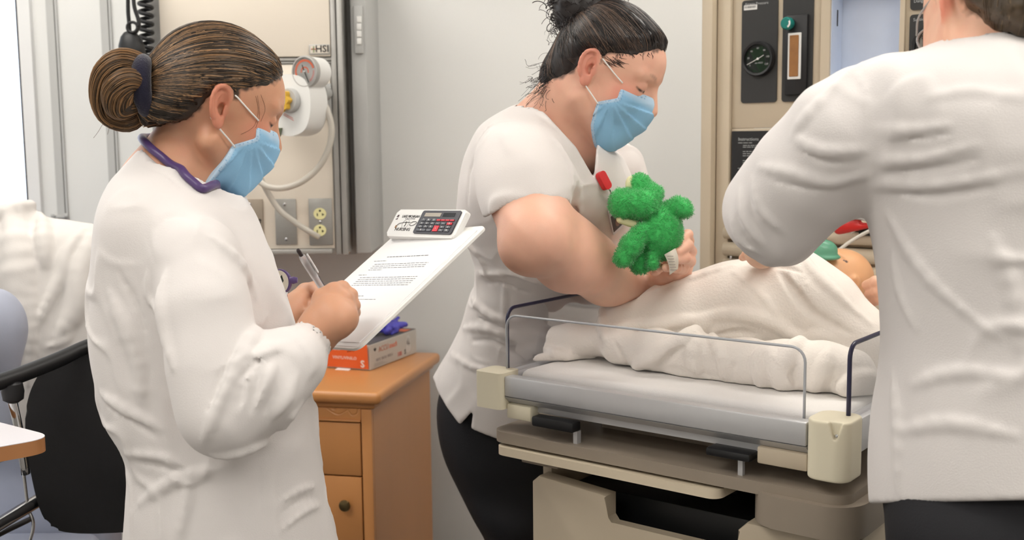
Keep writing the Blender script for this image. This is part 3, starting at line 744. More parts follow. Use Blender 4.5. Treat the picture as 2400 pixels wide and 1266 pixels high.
lathe('block_notch', [(.0032, 0), (.0032, .002), (.0015, .0028)], mChrome, WM @ frame((.640, -.0158, .936), (1, 0, 0), (0, 0, 1), (0, -1, 0)), cbk, 12)
corner(-.022, .025, BL-.03, BL+.015, .888, .953, .01); corner(BW-.04, BW+.01, BL-.03, BL+.015, .888, .953, .012)
wb('rail_bracket', .032, .085, -.008, .02, .872, .8985, mIvoryBlk); wb('rail_bracket', .512, .592, -.006, .02, .872, .8985, mPutty)
wb('latch_handle', .092, .180, -.016, .010, .868, .886, mBlack, bevel=.004); wb('latch_handle', .430, .505, -.016, .02, .873, .886, mBlack, bevel=.004)
wb('latch_stem', .478, .486, .0, .008, .838, .873, mAlu, bevel=0); wb('latch_stem', .170, .178, .0, .012, .83, .868, mAlu, bevel=0)
# x-ray tray / taupe deck under the bed
prism('lower_deck', rrect(-.004, -.012, .655, BL, .03, 6), .826, .846, mTaupe, wr, WM, .006)
prism('deck_corner', rrect(.50, -.026, .672, .3, .055, 8), .782, .832, mTaupe, wr, WM, .012)
wb('scissor_block', .15, .50, .12, .5, .846, .885, mTaupe, bevel=0)
sl = prism('cream_slide', rrect(.012, -.020, .455, .3, .02, 6), .806, .821, mat('cream_slide', (216, 202, 178), .45), wr, WM, .006)
wb('slide_stop', .06, .14, -.004, .05, .795, .806, mTaupe)
# cabinet: front with cut-out
zt_, zc = .775, .715
front = [(.075, .12), (.655, .12), (.655, zt_-.02), (.645, zt_-.005), (.49, zt_-.005), (.475, zt_-.02), (.475, zc), (.24, zc), (.232, zc+.01), (.232, zt_-.012), (.09, zt_-.002), (.075, zt_-.015)]
prism('cabinet_front', front, -.03, .0, mPutty, wr, WM @ frame((0, .008, 0), (1, 0, 0), (0, 0, 1), (0, -1, 0)) @ Matrix.Translation((0, 0, 0)), .004)
wb('cabinet_side', .075, .095, .04, .62, .12, zt_+.012, mPutty); wb('cabinet_side', .632, .655, .04, .62, .12, zt_-.01, mPutty)
wb('cabinet_back', .096, .631, .60, .62, .12, zt_, mPutty); wb('cabinet_floor', .096, .631, .04, .60, .12, .14, mPutty)
wb('inner_bin', .10, .63, .10, .55, .30, .74, mPanelBlk2, bevel=.004); wb('lift_post', .28, .38, .2, .42, .74, .80, mPanelBlk2, bevel=.004)
wb('lift_post', .52, .60, .1, .5, .74, .80, mPanelBlk2, bevel=.004)
wb('pedestal', .15, .58, .1, .55, .05, .12, mPutty)
for x in (.1, .62):
    for y in (.08, .58): lathe('caster', [(.02, -.018), (.045, -.016), (.05, 0), (.045, .016), (.02, .018)], mBlack, WM @ frame((x, y, .05), (0, 1, 0), (0, 0, 1), (1, 0, 0)), wr, 20)
# clear side panels
def acryl(name, poly, M, th, edge_m, ew):
    p = prism(name, poly, 0, th, mAcryl, wr, M)
    tube('panel_edge', [M @ Vector((x, y, th/2)) for x, y in ew], th*.62, edge_m, p, 8, 1, False); return p
fr = [(.012, .905), (.575, .905)]+[(x, z) for x, z in rrect(.012, .90, .575, 1.052, .022, 6) if z > .99]
ed = [(.575, .93), (.575, .99)]+[(x, z) for x, z in rrect(.012, .90, .575, 1.052, .022, 6) if z > .99]+[(.012, .98), (.012, .955)]
acryl('front_panel', fr, WM @ frame((0, .022, 0), (1, 0, 0), (0, 0, 1), (0, -1, 0)), .0035, mAcrEdge, ed)
for x0 in (.003, .636):
    sd = [(.03, .95), (BL-.05, .95)]+[(y, z) for y, z in rrect(.03, .90, BL-.05, 1.062, .022, 6) if z > .99]
    ed = [(BL-.05, .955), (BL-.05, 1.0)]+[(y, z) for y, z in rrect(.03, .90, BL-.05, 1.062, .022, 6) if z > .99]+[(.03, 1.0), (.03, .953)]
    acryl('side_panel', sd, WM @ frame((x0, 0, 0), (0, 1, 0), (0, 0, 1), (1, 0, 0)), .0055, mNavy, ed)
# ---- control column
CYc = .80
wb('column_post', -.006, .021, CYc-.03, CYc+.12, .4, 2.05, mPutty); wb('column_post', .024, .056, CYc-.01, CYc+.12, .4, 2.05, mPutty, bevel=.002)
wb('column_post', .612, .662, CYc-.03, CYc+.12, .4, 2.05, mPutty)
CM = WM @ frame((0, CYc, 0), (1, 0, 0), (0, 0, 1), (0, -1, 0))     # panel plane: local x along the bed end, y up, z towards the bed
def cz(y): return 1.36+(326-y)*2.53/2600
# face plate around the window opening
wb('face_plate', .057, .272, CYc, CYc+.03, 1.385, 2.0, mPutty, bevel=.001); wb('face_plate', .438, .611, CYc, CYc+.03, 1.385, 2.0, mPutty, bevel=.001)
wb('face_plate', .2725, .4375, CYc, CYc+.03, 1.385, cz(222), mPutty, bevel=.001); wb('face_plate', .2725, .4375, CYc, CYc+.03, cz(-8), 2.0, mPutty, bevel=.001)
wb('face_plate', .057, .611, CYc, CYc+.03, .95, cz(566)-.0012, mPutty, bevel=.001); wb('face_plate', .057, .611, CYc, CYc+.03, cz(566)+.0012, 1.384, mPutty, bevel=.001)
# window surround ring and recess
rin, rout = rrect(.288, cz(220), .436, cz(-6), .03, 6), rrect(.268, cz(232), .446, cz(-16), .036, 6)
def ring(name, a, b, z0, z1, m, M, parent):
    bm = bmesh.new(); n = len(a); L4 = [[bm.verts.new((p[0], p[1], z)) for p in q] for q, z in ((a, z0), (a, z1), (b, z1), (b, z0))]
    for i in range(n):
        j = (i+1) % n
        for k_ in range(4): bm.faces.new((L4[k_][i], L4[k_][j], L4[(k_+1) % 4][j], L4[(k_+1) % 4][i]))
    bm.transform(M); return bmobj(name, bm, m, parent, smooth=True)
ring('window_rim', rin, rout, -.04, .008, mPutty, CM, wr)
ring('window_liner', rrect(.29, cz(218), .434, cz(-4), .03, 6), rin, -.055, .002, mBlueWhite, CM, wr)
prism('window_panel', rrect(.27, cz(228), .44, cz(-12), .02), -.062, -.056, mBlueWhite, wr, CM)
box('liner_slot', (.2905, cz(80), -.028), (.2915, cz(45), -.024), mBlack, wr, M=CM)
# instrument plates
def plate2(x0, x1, ya, yb): return prism('instrument_plate', rrect(x0, cz(yb), x1, cz(ya), .007), .0003, .004, mPanelBlk, wr, CM, .001)
p1 = plate2(.081, .167, 10, 243); p2 = plate2(.179, .249, 4, 243); p3 = plate2(.455, .56, -60, 62); p4 = plate2(.455, .56, 71, 243)
def dial(x, y, r, face, parent):
    M = CM @ Matrix.Translation((x, cz(y), .004))
    rim = lathe('dial_rim', [(r*1.05, 0), (r*1.05, .008), (r*.98, .013), (r*.86, .012), (r*.84, .006)], mPanelBlk2, M, parent, 40)
    f = prism('dial_face', circ(0, 0, r*.85, n=36), .003, .006, face, rim, M); return M, f
def ctext(s, x, y, h, parent, m=mPrint, align='CENTER', z=.0043, name='lettering'):
    return text(name, s, h, CM @ Matrix.Translation((x, cz(y), z)), m, parent, align=align)
M1, f1 = dial(.1245, 144, .037, mDialGreen, p1)
for i, t in enumerate(('0', '20', '40', '60', '80', '100', '120')):
    a_ = math.radians(215-i*41); r_ = .0235
    text('dial_number', t, .0058, M1 @ Matrix.Translation((r_*math.cos(a_), r_*math.sin(a_), .0063)), mPrint, f1)
text('dial_unit', 'cm H2O', .0055, M1 @ Matrix.Translation((.002, -.009, .0063)), mPrint, f1)
tube('dial_needle', [M1 @ Vector((-.026, -.012, .0075)), M1 @ Vector((0, 0, .0075)), M1 @ Vector((.014, .0075, .0075))], .0008, mWhite, f1, 6)
lathe('dial_hub', [(.0025, .006), (.0025, .009)], mWhite, M1, f1, 12)
ctext('Airway Pressure', .088, 19, .0085, p1, align='LEFT')
st = prism('sticker', rrect(.086, cz(32), .118, cz(21), .001), .0042, .0046, mWhite, p1, CM)
for i in range(12): box('sticker_bar', (.088+.0023*i, cz(28), .0047), (.088+.0023*i+random.uniform(.0006, .0015), cz(23), .0049), mInk, st, M=CM)
ctext('O2 Flow L/MIN', .214, 11, .0075, p2)
box('flow_body', (.189, cz(228), .0042), (.239, cz(52), .012), mPanelBlk2, p2, .002, 2, CM)
kb = lathe('flow_knob', [(.012, 0), (.0135, .004), (.0135, .016), (.011, .02)], mTeal, CM @ Matrix.Translation((.198, cz(71), .012)), p2, 24)
arc_band('knob_mark', .0075, .0115, 300, 390, 6, 0, mWhite, kb, CM @ Matrix.Translation((.198, cz(71), .012)), .0204)
ft = box('flow_tube_frame', (.197, cz(194), .0122), (.227, cz(92), .0165), mWhite, p2, .001, 1, CM)
box('flow_tube', (.2015, cz(188), .0166), (.2225, cz(97), .0185), mAmber, ft, .001, 1, CM)
M4, f4 = dial(.506, 140, .042, mDialCream, p4)
for i, t in enumerate(('0', '20', '40', '60', '80', '100')):
    a_ = math.radians(230-i*45); r_ = .027
    text('dial_number', t, .0072, M4 @ Matrix.Translation((r_*math.cos(a_), r_*math.sin(a_), .0063)), mInk, f4)
text('dial_unit', 'mm Hg', .0065, M4 @ Matrix.Translation((-.004, .012, .0063)), mInk, f4)
text('dial_unit', 'VACUUM', .0045, M4 @ Matrix.Translation((-.002, .005, .0063)), mInk, f4)
arc_band('dial_ticks', .031, .0345, 240, -20, 40, .75, mInk, f4, M4, .0063)
tube('dial_needle', [M4 @ Vector((.004, -.004, .0075)), M4 @ Vector((-.02, -.02, .0075))], .0008, mInk, f4, 6)
ctext('Suction', .462, 82, .009, p4, align='LEFT')
ctext('Danger', .462, 44, .009, p3, align='LEFT')
for i, (y, w) in enumerate(((-4, .03), (8, .034), (40, .03), (44, .034), (49, .026))): box('print_line', (.498, cz(y), .0042), (.498+w, cz(y)+.0012, .0044), mPrint, p3, M=CM)
ctext('72', .514, 22, .024, p3)
# instruction panel
ip = box('instruction_panel', (.060, cz(512), .0003), (.600, cz(307), .006), mPanelBlk2, wr, .001, 1, CM)
ctext('Instructions', .077, 326, .0105, ip, align='LEFT', z=.0063); ctext('Tower', .077, 413, .0105, ip, align='LEFT', z=.0063)
rows_ = [(335, .0, .03), (341, .012, .07), (345, .012, .03), (355, .012, .075), (360, .012, .07), (365, .012, .03), (376, .012, .078), (381, .012, .06), (394, .0, .055), (404, .0, .06), (436, .0, .05)]
for y, ind, w in rows_:
    x = .077+ind
    while x < .077+ind+w:
        ww = random.uniform(.005, .012); box('print_line', (x, cz(y), .0062), (x+ww, cz(y)+.0013, .0064), mPrint, ip, M=CM); x += ww+.0018
for y, ind, w in [(337, 0, .03), (342, .006, .06), (347, .006, .05), (358, .006, .06), (363, .006, .05), (376, .006, .06)]:
    x = .172+ind
    while x < .172+ind+w:
        ww = random.uniform(.005, .012); box('print_line', (x, cz(y), .0062), (x+ww, cz(y)+.0013, .0064), mPrint, ip, M=CM); x += ww+.0018
box('print_block', (.077, cz(452), .0062), (.098, cz(430), .0064), mat('dark_teal_print', (10, 70, 62), .5), ip, M=CM)
# shelf rails below the panel
for y, r_ in ((516, .011), (545, .014), (583, .016), (622, .016)):
    tube('shelf_rail', [CM @ Vector((.050, cz(y), .012)), CM @ Vector((.3, cz(y), .012)), CM @ Vector((.612, cz(y), .012))], r_, mPutty, wr, 14, 2)
box('drawer_line', (.058, cz(566)-.0011, -.026), (.610, cz(566)+.0011, -.012), mPutty, wr, M=CM)
tube('drawer_pull', [CM @ Vector((.068, cz(592), .004)), CM @ Vector((.068, cz(598), .016)), CM @ Vector((.068, cz(612), .016)), CM @ Vector((.068, cz(616), .004))], .003, mChrome, wr, 8, 3)
# red-handled item and black pouch on the shelf
rdc = np.array(CM @ Vector((.375, cz(508), .049)))
red = thing('red_clamp', 'red plastic clamp lying on the shelf rail of the warmer column', 'clamp', rdc)
S = Sdf(); S.cap(np.array(CM @ Vector((.335, cz(522), .049))), np.array(CM @ Vector((.41, cz(510), .049))), .012, .005, .01); S.cap(np.array(CM @ Vector((.345, cz(512), .049))), np.array(CM @ Vector((.375, cz(500), .049))), .012, .006, .01)
sdf_obj('clamp_body', S, rdc-.08, rdc+.08, .003, mat('red_plastic', (200, 40, 38), .3, var=.05), red)
tube('clamp_wire', [CM @ Vector((x, cz(y), .059)) for x, y in ((.34, 498), (.37, 494), (.42, 500), (.45, 496))], .005, mGrey, red, 8)
pou = thing('black_pouch', 'small black pouch wedged behind the shelf rail of the warmer column', 'pouch', np.array(CM @ Vector((.405, cz(528), .028))))
box('pouch_body', (.37, cz(536), .0245), (.455, cz(513), .033), mBlack, pou, .004, 2, CM)
tube('pouch_strap', [CM @ Vector((x, cz(y), .0365)) for x, y in ((.355, 530), (.375, 518), (.42, 511), (.46, 513))], .0035, mWhite, pou, 8)
# ---------------------------------------------------------------- mattress
S = Sdf(); mc = wl(.325, .38, .926); WR = np.array(WM.to_3x3())
S.add(lambda P: s_box(P, mc, (.298, .345, .026), WR, .014), .001)
S.disp(lambda P: vnoise(P, 9)*.004)
S.sub(lambda P: s_box((P-W0_)@WR_, (.65, -.02, .92), (.0595, .0745, .1), None, .01), .004)
tag(sdf_obj('warmer_mattress', S, mc-(.52, .52, .05), mc+(.52, .52, .06), .005, mSheet), 'thin mattress with white sheet lying in the infant warmer bed', 'mattress')
# ---------------------------------------------------------------- training baby
DY = 2.15
dc = V(1972, 655, DY)
mDoll = mat('doll_vinyl', (216, 160, 118), .4, attr=True, var=.03, sss=.15)
D = Sdf()
D.ell(dc, (.062, .058, .060), k=.02); D.ell(dc+(-.035, -.01, .012), (.045, .045, .045), k=.02)
D.chain([dc+(-.03, -.01, -.025), wl(.385, .475, 1.045), wl(.335, .385, 1.03), wl(.255, .325, 1.015)], [.040, .045, .062, .054], .03)
for a_, b_, c_ in (((.235, .345), (.185, .335), (.135, .300)), ((.245, .290), (.195, .265), (.145, .245))): D.chain([wl(*a_, 1.00), wl(*b_, .995), wl(*c_, .98)], [.034, .027, .020], .02)
for a_, b_ in (((.365, .335), (.315, .275)), ((.300, .440), (.250, .405))): D.cap(wl(*a_, 1.03), wl(*b_, .99), .022, .018, .02)
ep = V(2003, 664, DY-.05); ec = D.hit(2003, 664, 1.9, 2.4)
D.ell(ec, (.010, .007, .014), k=.006); D.ell(ec+(0, -.007, 0), (.005, .004, .008), k=.004, neg=True)
for a_, b_ in (((1956, 592), (1984, 613)), ((1916, 603), (1930, 606))):
    q = [D.hit(a_[0]+(b_[0]-a_[0])*t, a_[1]+(b_[1]-a_[1])*t, 1.9, 2.4) for t in (0, .33, .66, 1)]
    D.chain(q, [.002, .003, .003, .0015], .003, True)
    if a_[0] == 1956: slit = q
D.cap(dc+(-.055, -.03, .045), dc+(-.07, -.028, .03), .009, .008, .008)
def dollcol(v):
    c = np.tile(np.array(lin((222, 168, 124))), (len(v), 1)); d = np.min([s_cap(v, slit[i], slit[i+1], .0008, .0012) for i in range(3)], axis=0)
    c[d < .0015] = lin((70, 36, 22)); return c
tag(sdf_obj('training_baby', D, dc-(.52, .2, .16), dc+(.09, .12, .09), .0028, mDoll, None, dollcol), 'vinyl training baby with closed eyes lying under the blanket', 'baby mannequin')
mk = V(1928, 588, DY-.055)
om = thing('oxygen_mask', 'small green oxygen mask with clear tube on the training baby', 'oxygen mask', mk)
S = Sdf(); S.ell(mk, (.028, .024, .022), k=.01); S.cap(mk, mk+(-.02, -.005, .02), .014, .009, .01); S.ell(mk+(.004, 0, -.012), (.030, .028, .007), k=.006); S.ell(mk+(0, 0, -.016), (.022, .02, .016), k=.003, neg=True)
sdf_obj('mask_cup', S, mk-.06, mk+.06, .0022, mat('green_mask', (104, 168, 138), .3, var=.05, trans=.2), om)
tube('oxygen_tube', [V(x, y, Y) for x, y, Y in ((1960, 592, 2.2), (1985, 572, 2.22), (2015, 553, 2.235), (2060, 530, 2.25))], M_(4.5, 2.2), mTubeClear, om, 10)
# ---------------------------------------------------------------- blanket
FAR2 = Sdf(); px_chain(FAR2, ((1440, 440, 2.26, 40), (1500, 680, 2.22, 40), (1575, 640, 2.05, 34), (1590, 608, 2.03, 32)), .03)
ARM2 = Sdf()                              # the arm of the leaning student, which reaches under the blanket
px_chain(ARM2, ((1222, 395, 1.94, 70), (1232, 470, 1.89, 76), (1252, 560, 1.84, 73)), .03); px_chain(ARM2, ((1252, 560, 1.84, 73), (1230, 585, 1.84, 48)), .03)
px_chain(ARM2, ((1252, 562, 1.84, 72), (1330, 606, 1.92, 73), (1420, 650, 2.03, 60), (1500, 690, 2.12, 44), (1545, 715, 2.15, 34)), .03)
px_chain(ARM2, ((1285, 515, 1.88, 56), (1390, 598, 1.98, 52)), .03); px_chain(ARM2, ((1545, 715, 2.15, 34), (1580, 728, 2.16, 36)), .02)
for y0_, y1_, L_ in ((716, 706, 62), (726, 722, 72), (738, 738, 68), (748, 752, 52)): px_chain(ARM2, ((1585, y0_, 2.16, 13), (1585+L_*.55, y1_, 2.15, 11), (1585+L_, y1_+10, 2.155, 9)), .005)
px_chain(ARM2, ((1565, 742, 2.14, 15), (1590, 760, 2.12, 12), (1612, 766, 2.115, 10)), .006)
mBlank = mat('cream_fleece', (238, 231, 223), .95, var=.012, vscale=14, bump=.45, bscale=260, sheen=.35)
B = Sdf()
def bc(pts, k=.03):
    P = [V(x, y, Y) for x, y, Y, r in pts]; B.chain(P, [M_(r, Y) for x, y, Y, r in pts], k)
bc(((1500, 770, 2.06, 80), (1600, 752, 2.05, 100), (1720, 722, 2.04, 103), (1850, 695, 2.03, 105)))
bc(((1850, 695, 2.03, 105), (1930, 730, 2.0, 92), (2010, 800, 1.96, 78), (2060, 850, 1.93, 70)))
bc(((1460, 735, 2.05, 38), (1440, 790, 2.03, 40)), .02)
bc(((1450, 815, 1.99, 40), (1540, 822, 1.94, 48), (1640, 838, 1.90, 52), (1750, 852, 1.85, 58), (1840, 860, 1.81, 60), (1930, 862, 1.78, 58), (2000, 868, 1.75, 52)), .022)
bc(((1288, 797, 2.08, 32), (1350, 795, 2.06, 36), (1430, 795, 2.04, 42)), .02)
bc(((1185, 856, 2.04, 8), (1240, 832, 2.06, 14), (1300, 812, 2.08, 18)), .012)
bc(((1230, 848, 2.03, 8), (1330, 826, 2.04, 14)), .012)
bc(((1985, 920, 1.72, 18), (2040, 900, 1.74, 30)), .02)
floorz = .9535
B.inter(lambda P: floorz-P[:, 2], .001)
Bb = Sdf(); Bb.ops = list(B.ops)
for pts, r, ins in ((((1432, 770), (1480, 765), (1540, 762), (1600, 752), (1660, 752)), 17, .35), (((1640, 745), (1720, 735), (1800, 752), (1870, 785), (1920, 800)), 17, .4),
                    (((1480, 870), (1530, 835), (1600, 800), (1640, 770), (1655, 745)), 20, .35), (((1700, 900), (1690, 840), (1670, 790), (1655, 750)), 14, .35),
                    (((1640, 880), (1625, 840), (1640, 790)), 18, .4), (((1790, 930), (1782, 880), (1778, 840), (1800, 812)), 15, .2), (((1800, 812), (1815, 860), (1832, 905), (1845, 930)), 13, .2),
                    (((1850, 905), (1835, 860), (1860, 815), (1910, 785), (1950, 790)), 16, .3), (((1900, 920), (1930, 870), (1945, 820)), 16, .3), (((1960, 915), (2010, 890), (2050, 880)), 18, .4),
                    (((1880, 600), (1905, 640), (1960, 690), (2040, 760)), 12, .4), (((1420, 700), (1412, 750), (1420, 800)), 12, .4), (((1260, 800), (1300, 828), (1400, 845)), 12, .4),
                    (((1560, 870), (1660, 890), (1720, 905)), 14, .4), (((1900, 655), (1870, 690), (1850, 640)), 8, .5), (((1720, 640), (1790, 700), (1850, 790)), 9, .6), (((1500, 690), (1620, 655), (1720, 625)), 10, .6)):
    fold(B, Bb, pts, r, Y=1.95, inset=ins)
for pts, r in ((((1720, 905), (1712, 870), (1722, 850)), 8), (((1805, 830), (1828, 870), (1850, 915)), 9), (((1540, 865), (1570, 835), (1600, 815)), 8), (((1870, 850), (1855, 880), (1870, 910)), 10),
               (((1830, 640), (1860, 680), (1900, 730), (1990, 780)), 14), (((1660, 790), (1740, 780), (1800, 800)), 10), (((1440, 800), (1460, 840), (1470, 860)), 7), (((1770, 615), (1830, 622), (1880, 640)), 9)):
    fold(B, Bb, pts, r, Y=1.95, neg=True, inset=.35)
B.disp(lambda P: vnoise(P, 13)*.008)
B.inter(lambda P: floorz-P[:, 2], .0015)
B.sub(lambda P: D(P)+.001, .001); B.sub(lambda P: ARM2(P)+.001, .002); B.sub(lambda P: FAR2(P)+.001, .002)
def bed_inside(P): L = (P-W0_)@WR_; return np.maximum(np.maximum(.0105-L[:, 0], L[:, 0]-.634), .027-L[:, 1])
B.inter(bed_inside, .002)
tag(sdf_obj('fleece_blanket', B, (-.02, 1.6, .95), (.78, 2.22, 1.20), .0032, mBlank), 'rumpled cream fleece blanket heaped over the training baby', 'blanket')
# ---------------------------------------------------------------- clipboard frame (used by the hands)
bBR = V(838, 818, 1.50); bTR = V(1141, 529, 1.675); bL = bTR-bBR; print('board length', np.linalg.norm(bL)); bLu = bL/np.linalg.norm(bL)
bW = np.array((.66, -.74, .10)); bW -= bLu*(bW@bLu); bW /= np.linalg.norm(bW); bN = np.cross(bW, bLu)
BLEN = float(np.linalg.norm(bL)); BWID = .232; bO = bBR-bW*BWID       # lower left corner
BM = frame(bO, bW, bLu, bN)
def bP(x, y): d = ray(x, y); return CC+d*(((bO-CC)@bN)/(d@bN))
def bY(x, y): return float(bP(x, y)[1])
# ---------------------------------------------------------------- people: shared head
HAIR_POLY = [(.078, .092), (.058, .068), (.032, .052), (.014, .034), (.008, .014), (-.004, .030), (-.020, .026), (-.027, .004), (-.030, -.022), (-.048, -.046), (-.075, -.062), (-.13, -.07), (-.15, .05), (-.1, .2), (.1, .2), (.1, .1)]
MASK_POLY = [(.054, .010), (.064, -.020), (.037, -.044), (.047, -.084), (.070, -.118), (.115, -.115), (.15, -.05), (.15, .01), (.108, .010), (.085, .006)]
def ear_uvw(Q):
    """Q local head coords with y already made positive -> ear plane coords (forward, up, out)"""
    o = np.array((-.006, .0725, -.001)); tilt = math.radians(14); fl = math.radians(26)
    q = Q-o; c, s = math.cos(tilt), math.sin(tilt); u = q[:, 0]*c+q[:, 2]*s; v = -q[:, 0]*s+q[:, 2]*c; w = q[:, 1]
    return np.stack([u, v, (w+u*math.tan(fl))*math.cos(fl)], 1)
def ear_sdf(Q):
    E_ = ear_uvw(Q)
    d = s_ell(E_, (-.001, .002, 0), (.0165, .0285, .0060))
    d = smin(d, s_ell(E_, (.002, -.024, .001), (.0085, .010, .0055)), .006)
    hx = cat_rom([(.007, .002, .001), (.013, .014, .004), (.011, .025, .0055), (.001, .0305, .007), (-.011, .025, .0075), (-.0165, .010, .007), (-.0145, -.006, .006), (-.009, -.017, .0045)], 2)
    for i in range(len(hx)-1): d = smin(d, s_cap(E_, hx[i], hx[i+1], .0033, .0033), .003)
    return d
def ear_carve(Q):
    E_ = ear_uvw(Q)
    d = s_ell(E_, (.0015, .004, .0085), (.0105, .0195, .0075))
    d = smin(d, s_ell(E_, (.004, -.003, .004), (.0070, .0100, .0120)), .003)
    ax = [(-.001, .020, .006), (-.0075, .010, .0065), (-.0075, -.004, .006), (-.002, -.013, .004)]
    k = np.min([s_cap(E_, ax[i], ax[i+1], .0026, .0026) for i in range(3)], axis=0); k = np.minimum(k, s_cap(E_, (.0105, .001, .003), (.0085, -.008, .003), .0036, .0034))
    return smax(d, -k, .002)
def head_local(P):
    Q = P.copy(); Q[:, 1] = np.abs(Q[:, 1])
    d = s_ell(Q, (-.002, 0, .034), (.097, .076, .090))
    d = smin(d, s_ell(Q, (.045, 0, .042), (.054, .061, .062)), .02)
    d = smin(d, s_ell(Q, (.048, 0, -.022), (.049, .056, .078)), .02)
    d = smin(d, s_ell(Q, (.058, .038, -.020), (.030, .026, .032)), .015)
    d = smin(d, s_cap(Q, (.006, .050, -.052), (.072, .016, -.090), .018, .016), .025)
    d = smin(d, s_ell(Q, (.078, 0, -.088), (.020, .024, .018)), .018)
    d = smin(d, s_cap(Q, (.090, .014, .040), (.074, .050, .038), .0085, .008), .012)
    d = smax(d, -s_ell(Q, (.100, .033, .020), (.016, .019, .0125)), .010)
    d = smin(d, s_ell(Q, (.078, .033, .019), (.0145, .0155, .0125)), .004)
    d = smin(d, s_cap(Q, (.093, 0, .030), (.116, 0, -.012), .0075, .0115), .010)
    d = smin(d, s_ell(Q, (.106, .011, -.018), (.011, .0085, .009)), .006)
    d = smin(d, s_ell(Q, (.094, 0, -.052), (.014, .022, .014)), .012)
    near = (np.abs(Q[:, 0]) < .06) & (Q[:, 1] > .04) & (np.abs(Q[:, 2]) < .06)
    ix = np.nonzero(near)[0]
    if len(ix): d[ix] = smax(smin(d[ix], ear_sdf(Q[ix]), .004), -ear_carve(Q[ix]), .0015)
    return d
class Head:
    def __init__(s, anchor_local, anchor_world, yaw, pitch, roll=0., scale=1., zs=1., xs=1.):
        s.zs = zs; s.xs = xs
        y, p = math.radians(yaw), math.radians(pitch)
        f = np.array((math.cos(p)*math.cos(y), math.cos(p)*math.sin(y), -math.sin(p))); l = np.array((-math.sin(y), math.cos(y), 0)); u = np.cross(f, l)
        r = math.radians(roll); l, u = l*math.cos(r)+u*math.sin(r), u*math.cos(r)-l*math.sin(r)
        s.R = np.stack([f, l, u], 1); s.sc = scale; s.o = np.asarray(anchor_world)-s.R@(np.asarray(anchor_local)*scale)
    def loc(s, P):
        L = (P-s.o)@s.R/s.sc; L[:, 2] = np.where(L[:, 2] > 0, L[:, 2]/s.zs, L[:, 2]); L[:, 0] = np.where(L[:, 0] < 0, L[:, 0]/s.xs, L[:, 0]); return L
    def w(s, p):
        q = np.array(p, float); q[..., 2] = np.where(q[..., 2] > 0, q[..., 2]*s.zs, q[..., 2]); q[..., 0] = np.where(q[..., 0] < 0, q[..., 0]*s.xs, q[..., 0]); return s.o+(q*s.sc)@s.R.T
    def sdf(s, P): return head_local(s.loc(P))*s.sc
def make_mask(H, side, parent, m, mloop, MASK_POLY=MASK_POLY, low=False):
    def fn(P):
        L = H.loc(P); Q = L.copy(); Q[:, 1] = np.abs(Q[:, 1])
        d = s_ell(Q, (.052, 0, -.040), (.052, .061, .074))
        d = smin(d, s_cap(Q, (.006, .050, -.052), (.074, .018, -.090), .021, .019), .02)
        d = smin(d, s_ell(Q, (.092, 0, -.030), (.034, .030, .046)), .025)
        if low: d = smin(d, s_cap(Q, (.034, .047, -.066), (.030, .040, -.112), .017, .013), .02)
        d = smin(d, s_ell(Q, (.074, 0, -.080), (.032, .034, .032)), .02)
        d = smin(d, s_ell(Q, (.058, .038, -.022), (.0325, .028, .036)), .015)
        px_, pz_ = Q[:, 0]-.058, Q[:, 2]+.026; an = np.arctan2(pz_, px_); rr = np.hypot(px_, pz_)
        t = (an+1.9)/.42; saw = (t-np.floor(t)); amp = np.clip(rr/.05, 0, 1)*np.clip((.085-rr)/.03, .3, 1)
        d = d-.0042*amp*(saw**1.5-.35)*(an < .45)
        d = d-.0015*np.exp(-((rr-.012)/.01)**2)
        reg = s_poly(Q[:, 0], Q[:, 2], MASK_POLY)
        return smax(d, reg, .0016)*H.sc
    def colf(v):
        L = H.loc(v); reg = -s_poly(L[:, 0], L[:, 2], MASK_POLY); c = np.tile(np.array(lin((138, 186, 220))), (len(v), 1)); wh = np.array(lin((205, 218, 230)))
        back = (L[:, 0] < .10); e = np.clip(1-(reg-.004)/.003, 0, 1)*back*.55; st = ((np.abs((reg % .0042)-.0021) < .0006) & (reg < .009) & back & ((L.sum(1)*900).astype(int) % 2 == 0))
        top = np.clip((L[:, 2]+.012-.018*0)/.01, 0, 1)*.5
        e = np.maximum(e, top); c = c*(1-e[:, None])+wh*e[:, None]; c[st] = np.array(lin((120, 165, 205))); return c
    c0 = H.w((.08, 0, -.04)); o = sdf_obj('face_mask', fn, c0-.135*H.sc, c0+.135*H.sc, .0021, m, parent, colf)
    for sg in (-1, 1):
        tube('ear_loop', [H.w((x, sg*y, z)) for x, y, z in ((.058, .0655, .006), (.040, .0705, .012), (.022, .0735, .019), (.010, .0750, .0235), (.000, .066, .027))], .0013, mloop, o, 8, 4)
        tube('ear_loop', [H.w((x, sg*y, z)) for x, y, z in ((.041, .064, -.046), (.028, .0675, -.040), (.012, .0700, -.033), (-.002, .0715, -.0265), (-.010, .066, -.020))], .0013, mloop, o, 8, 4)
    return o
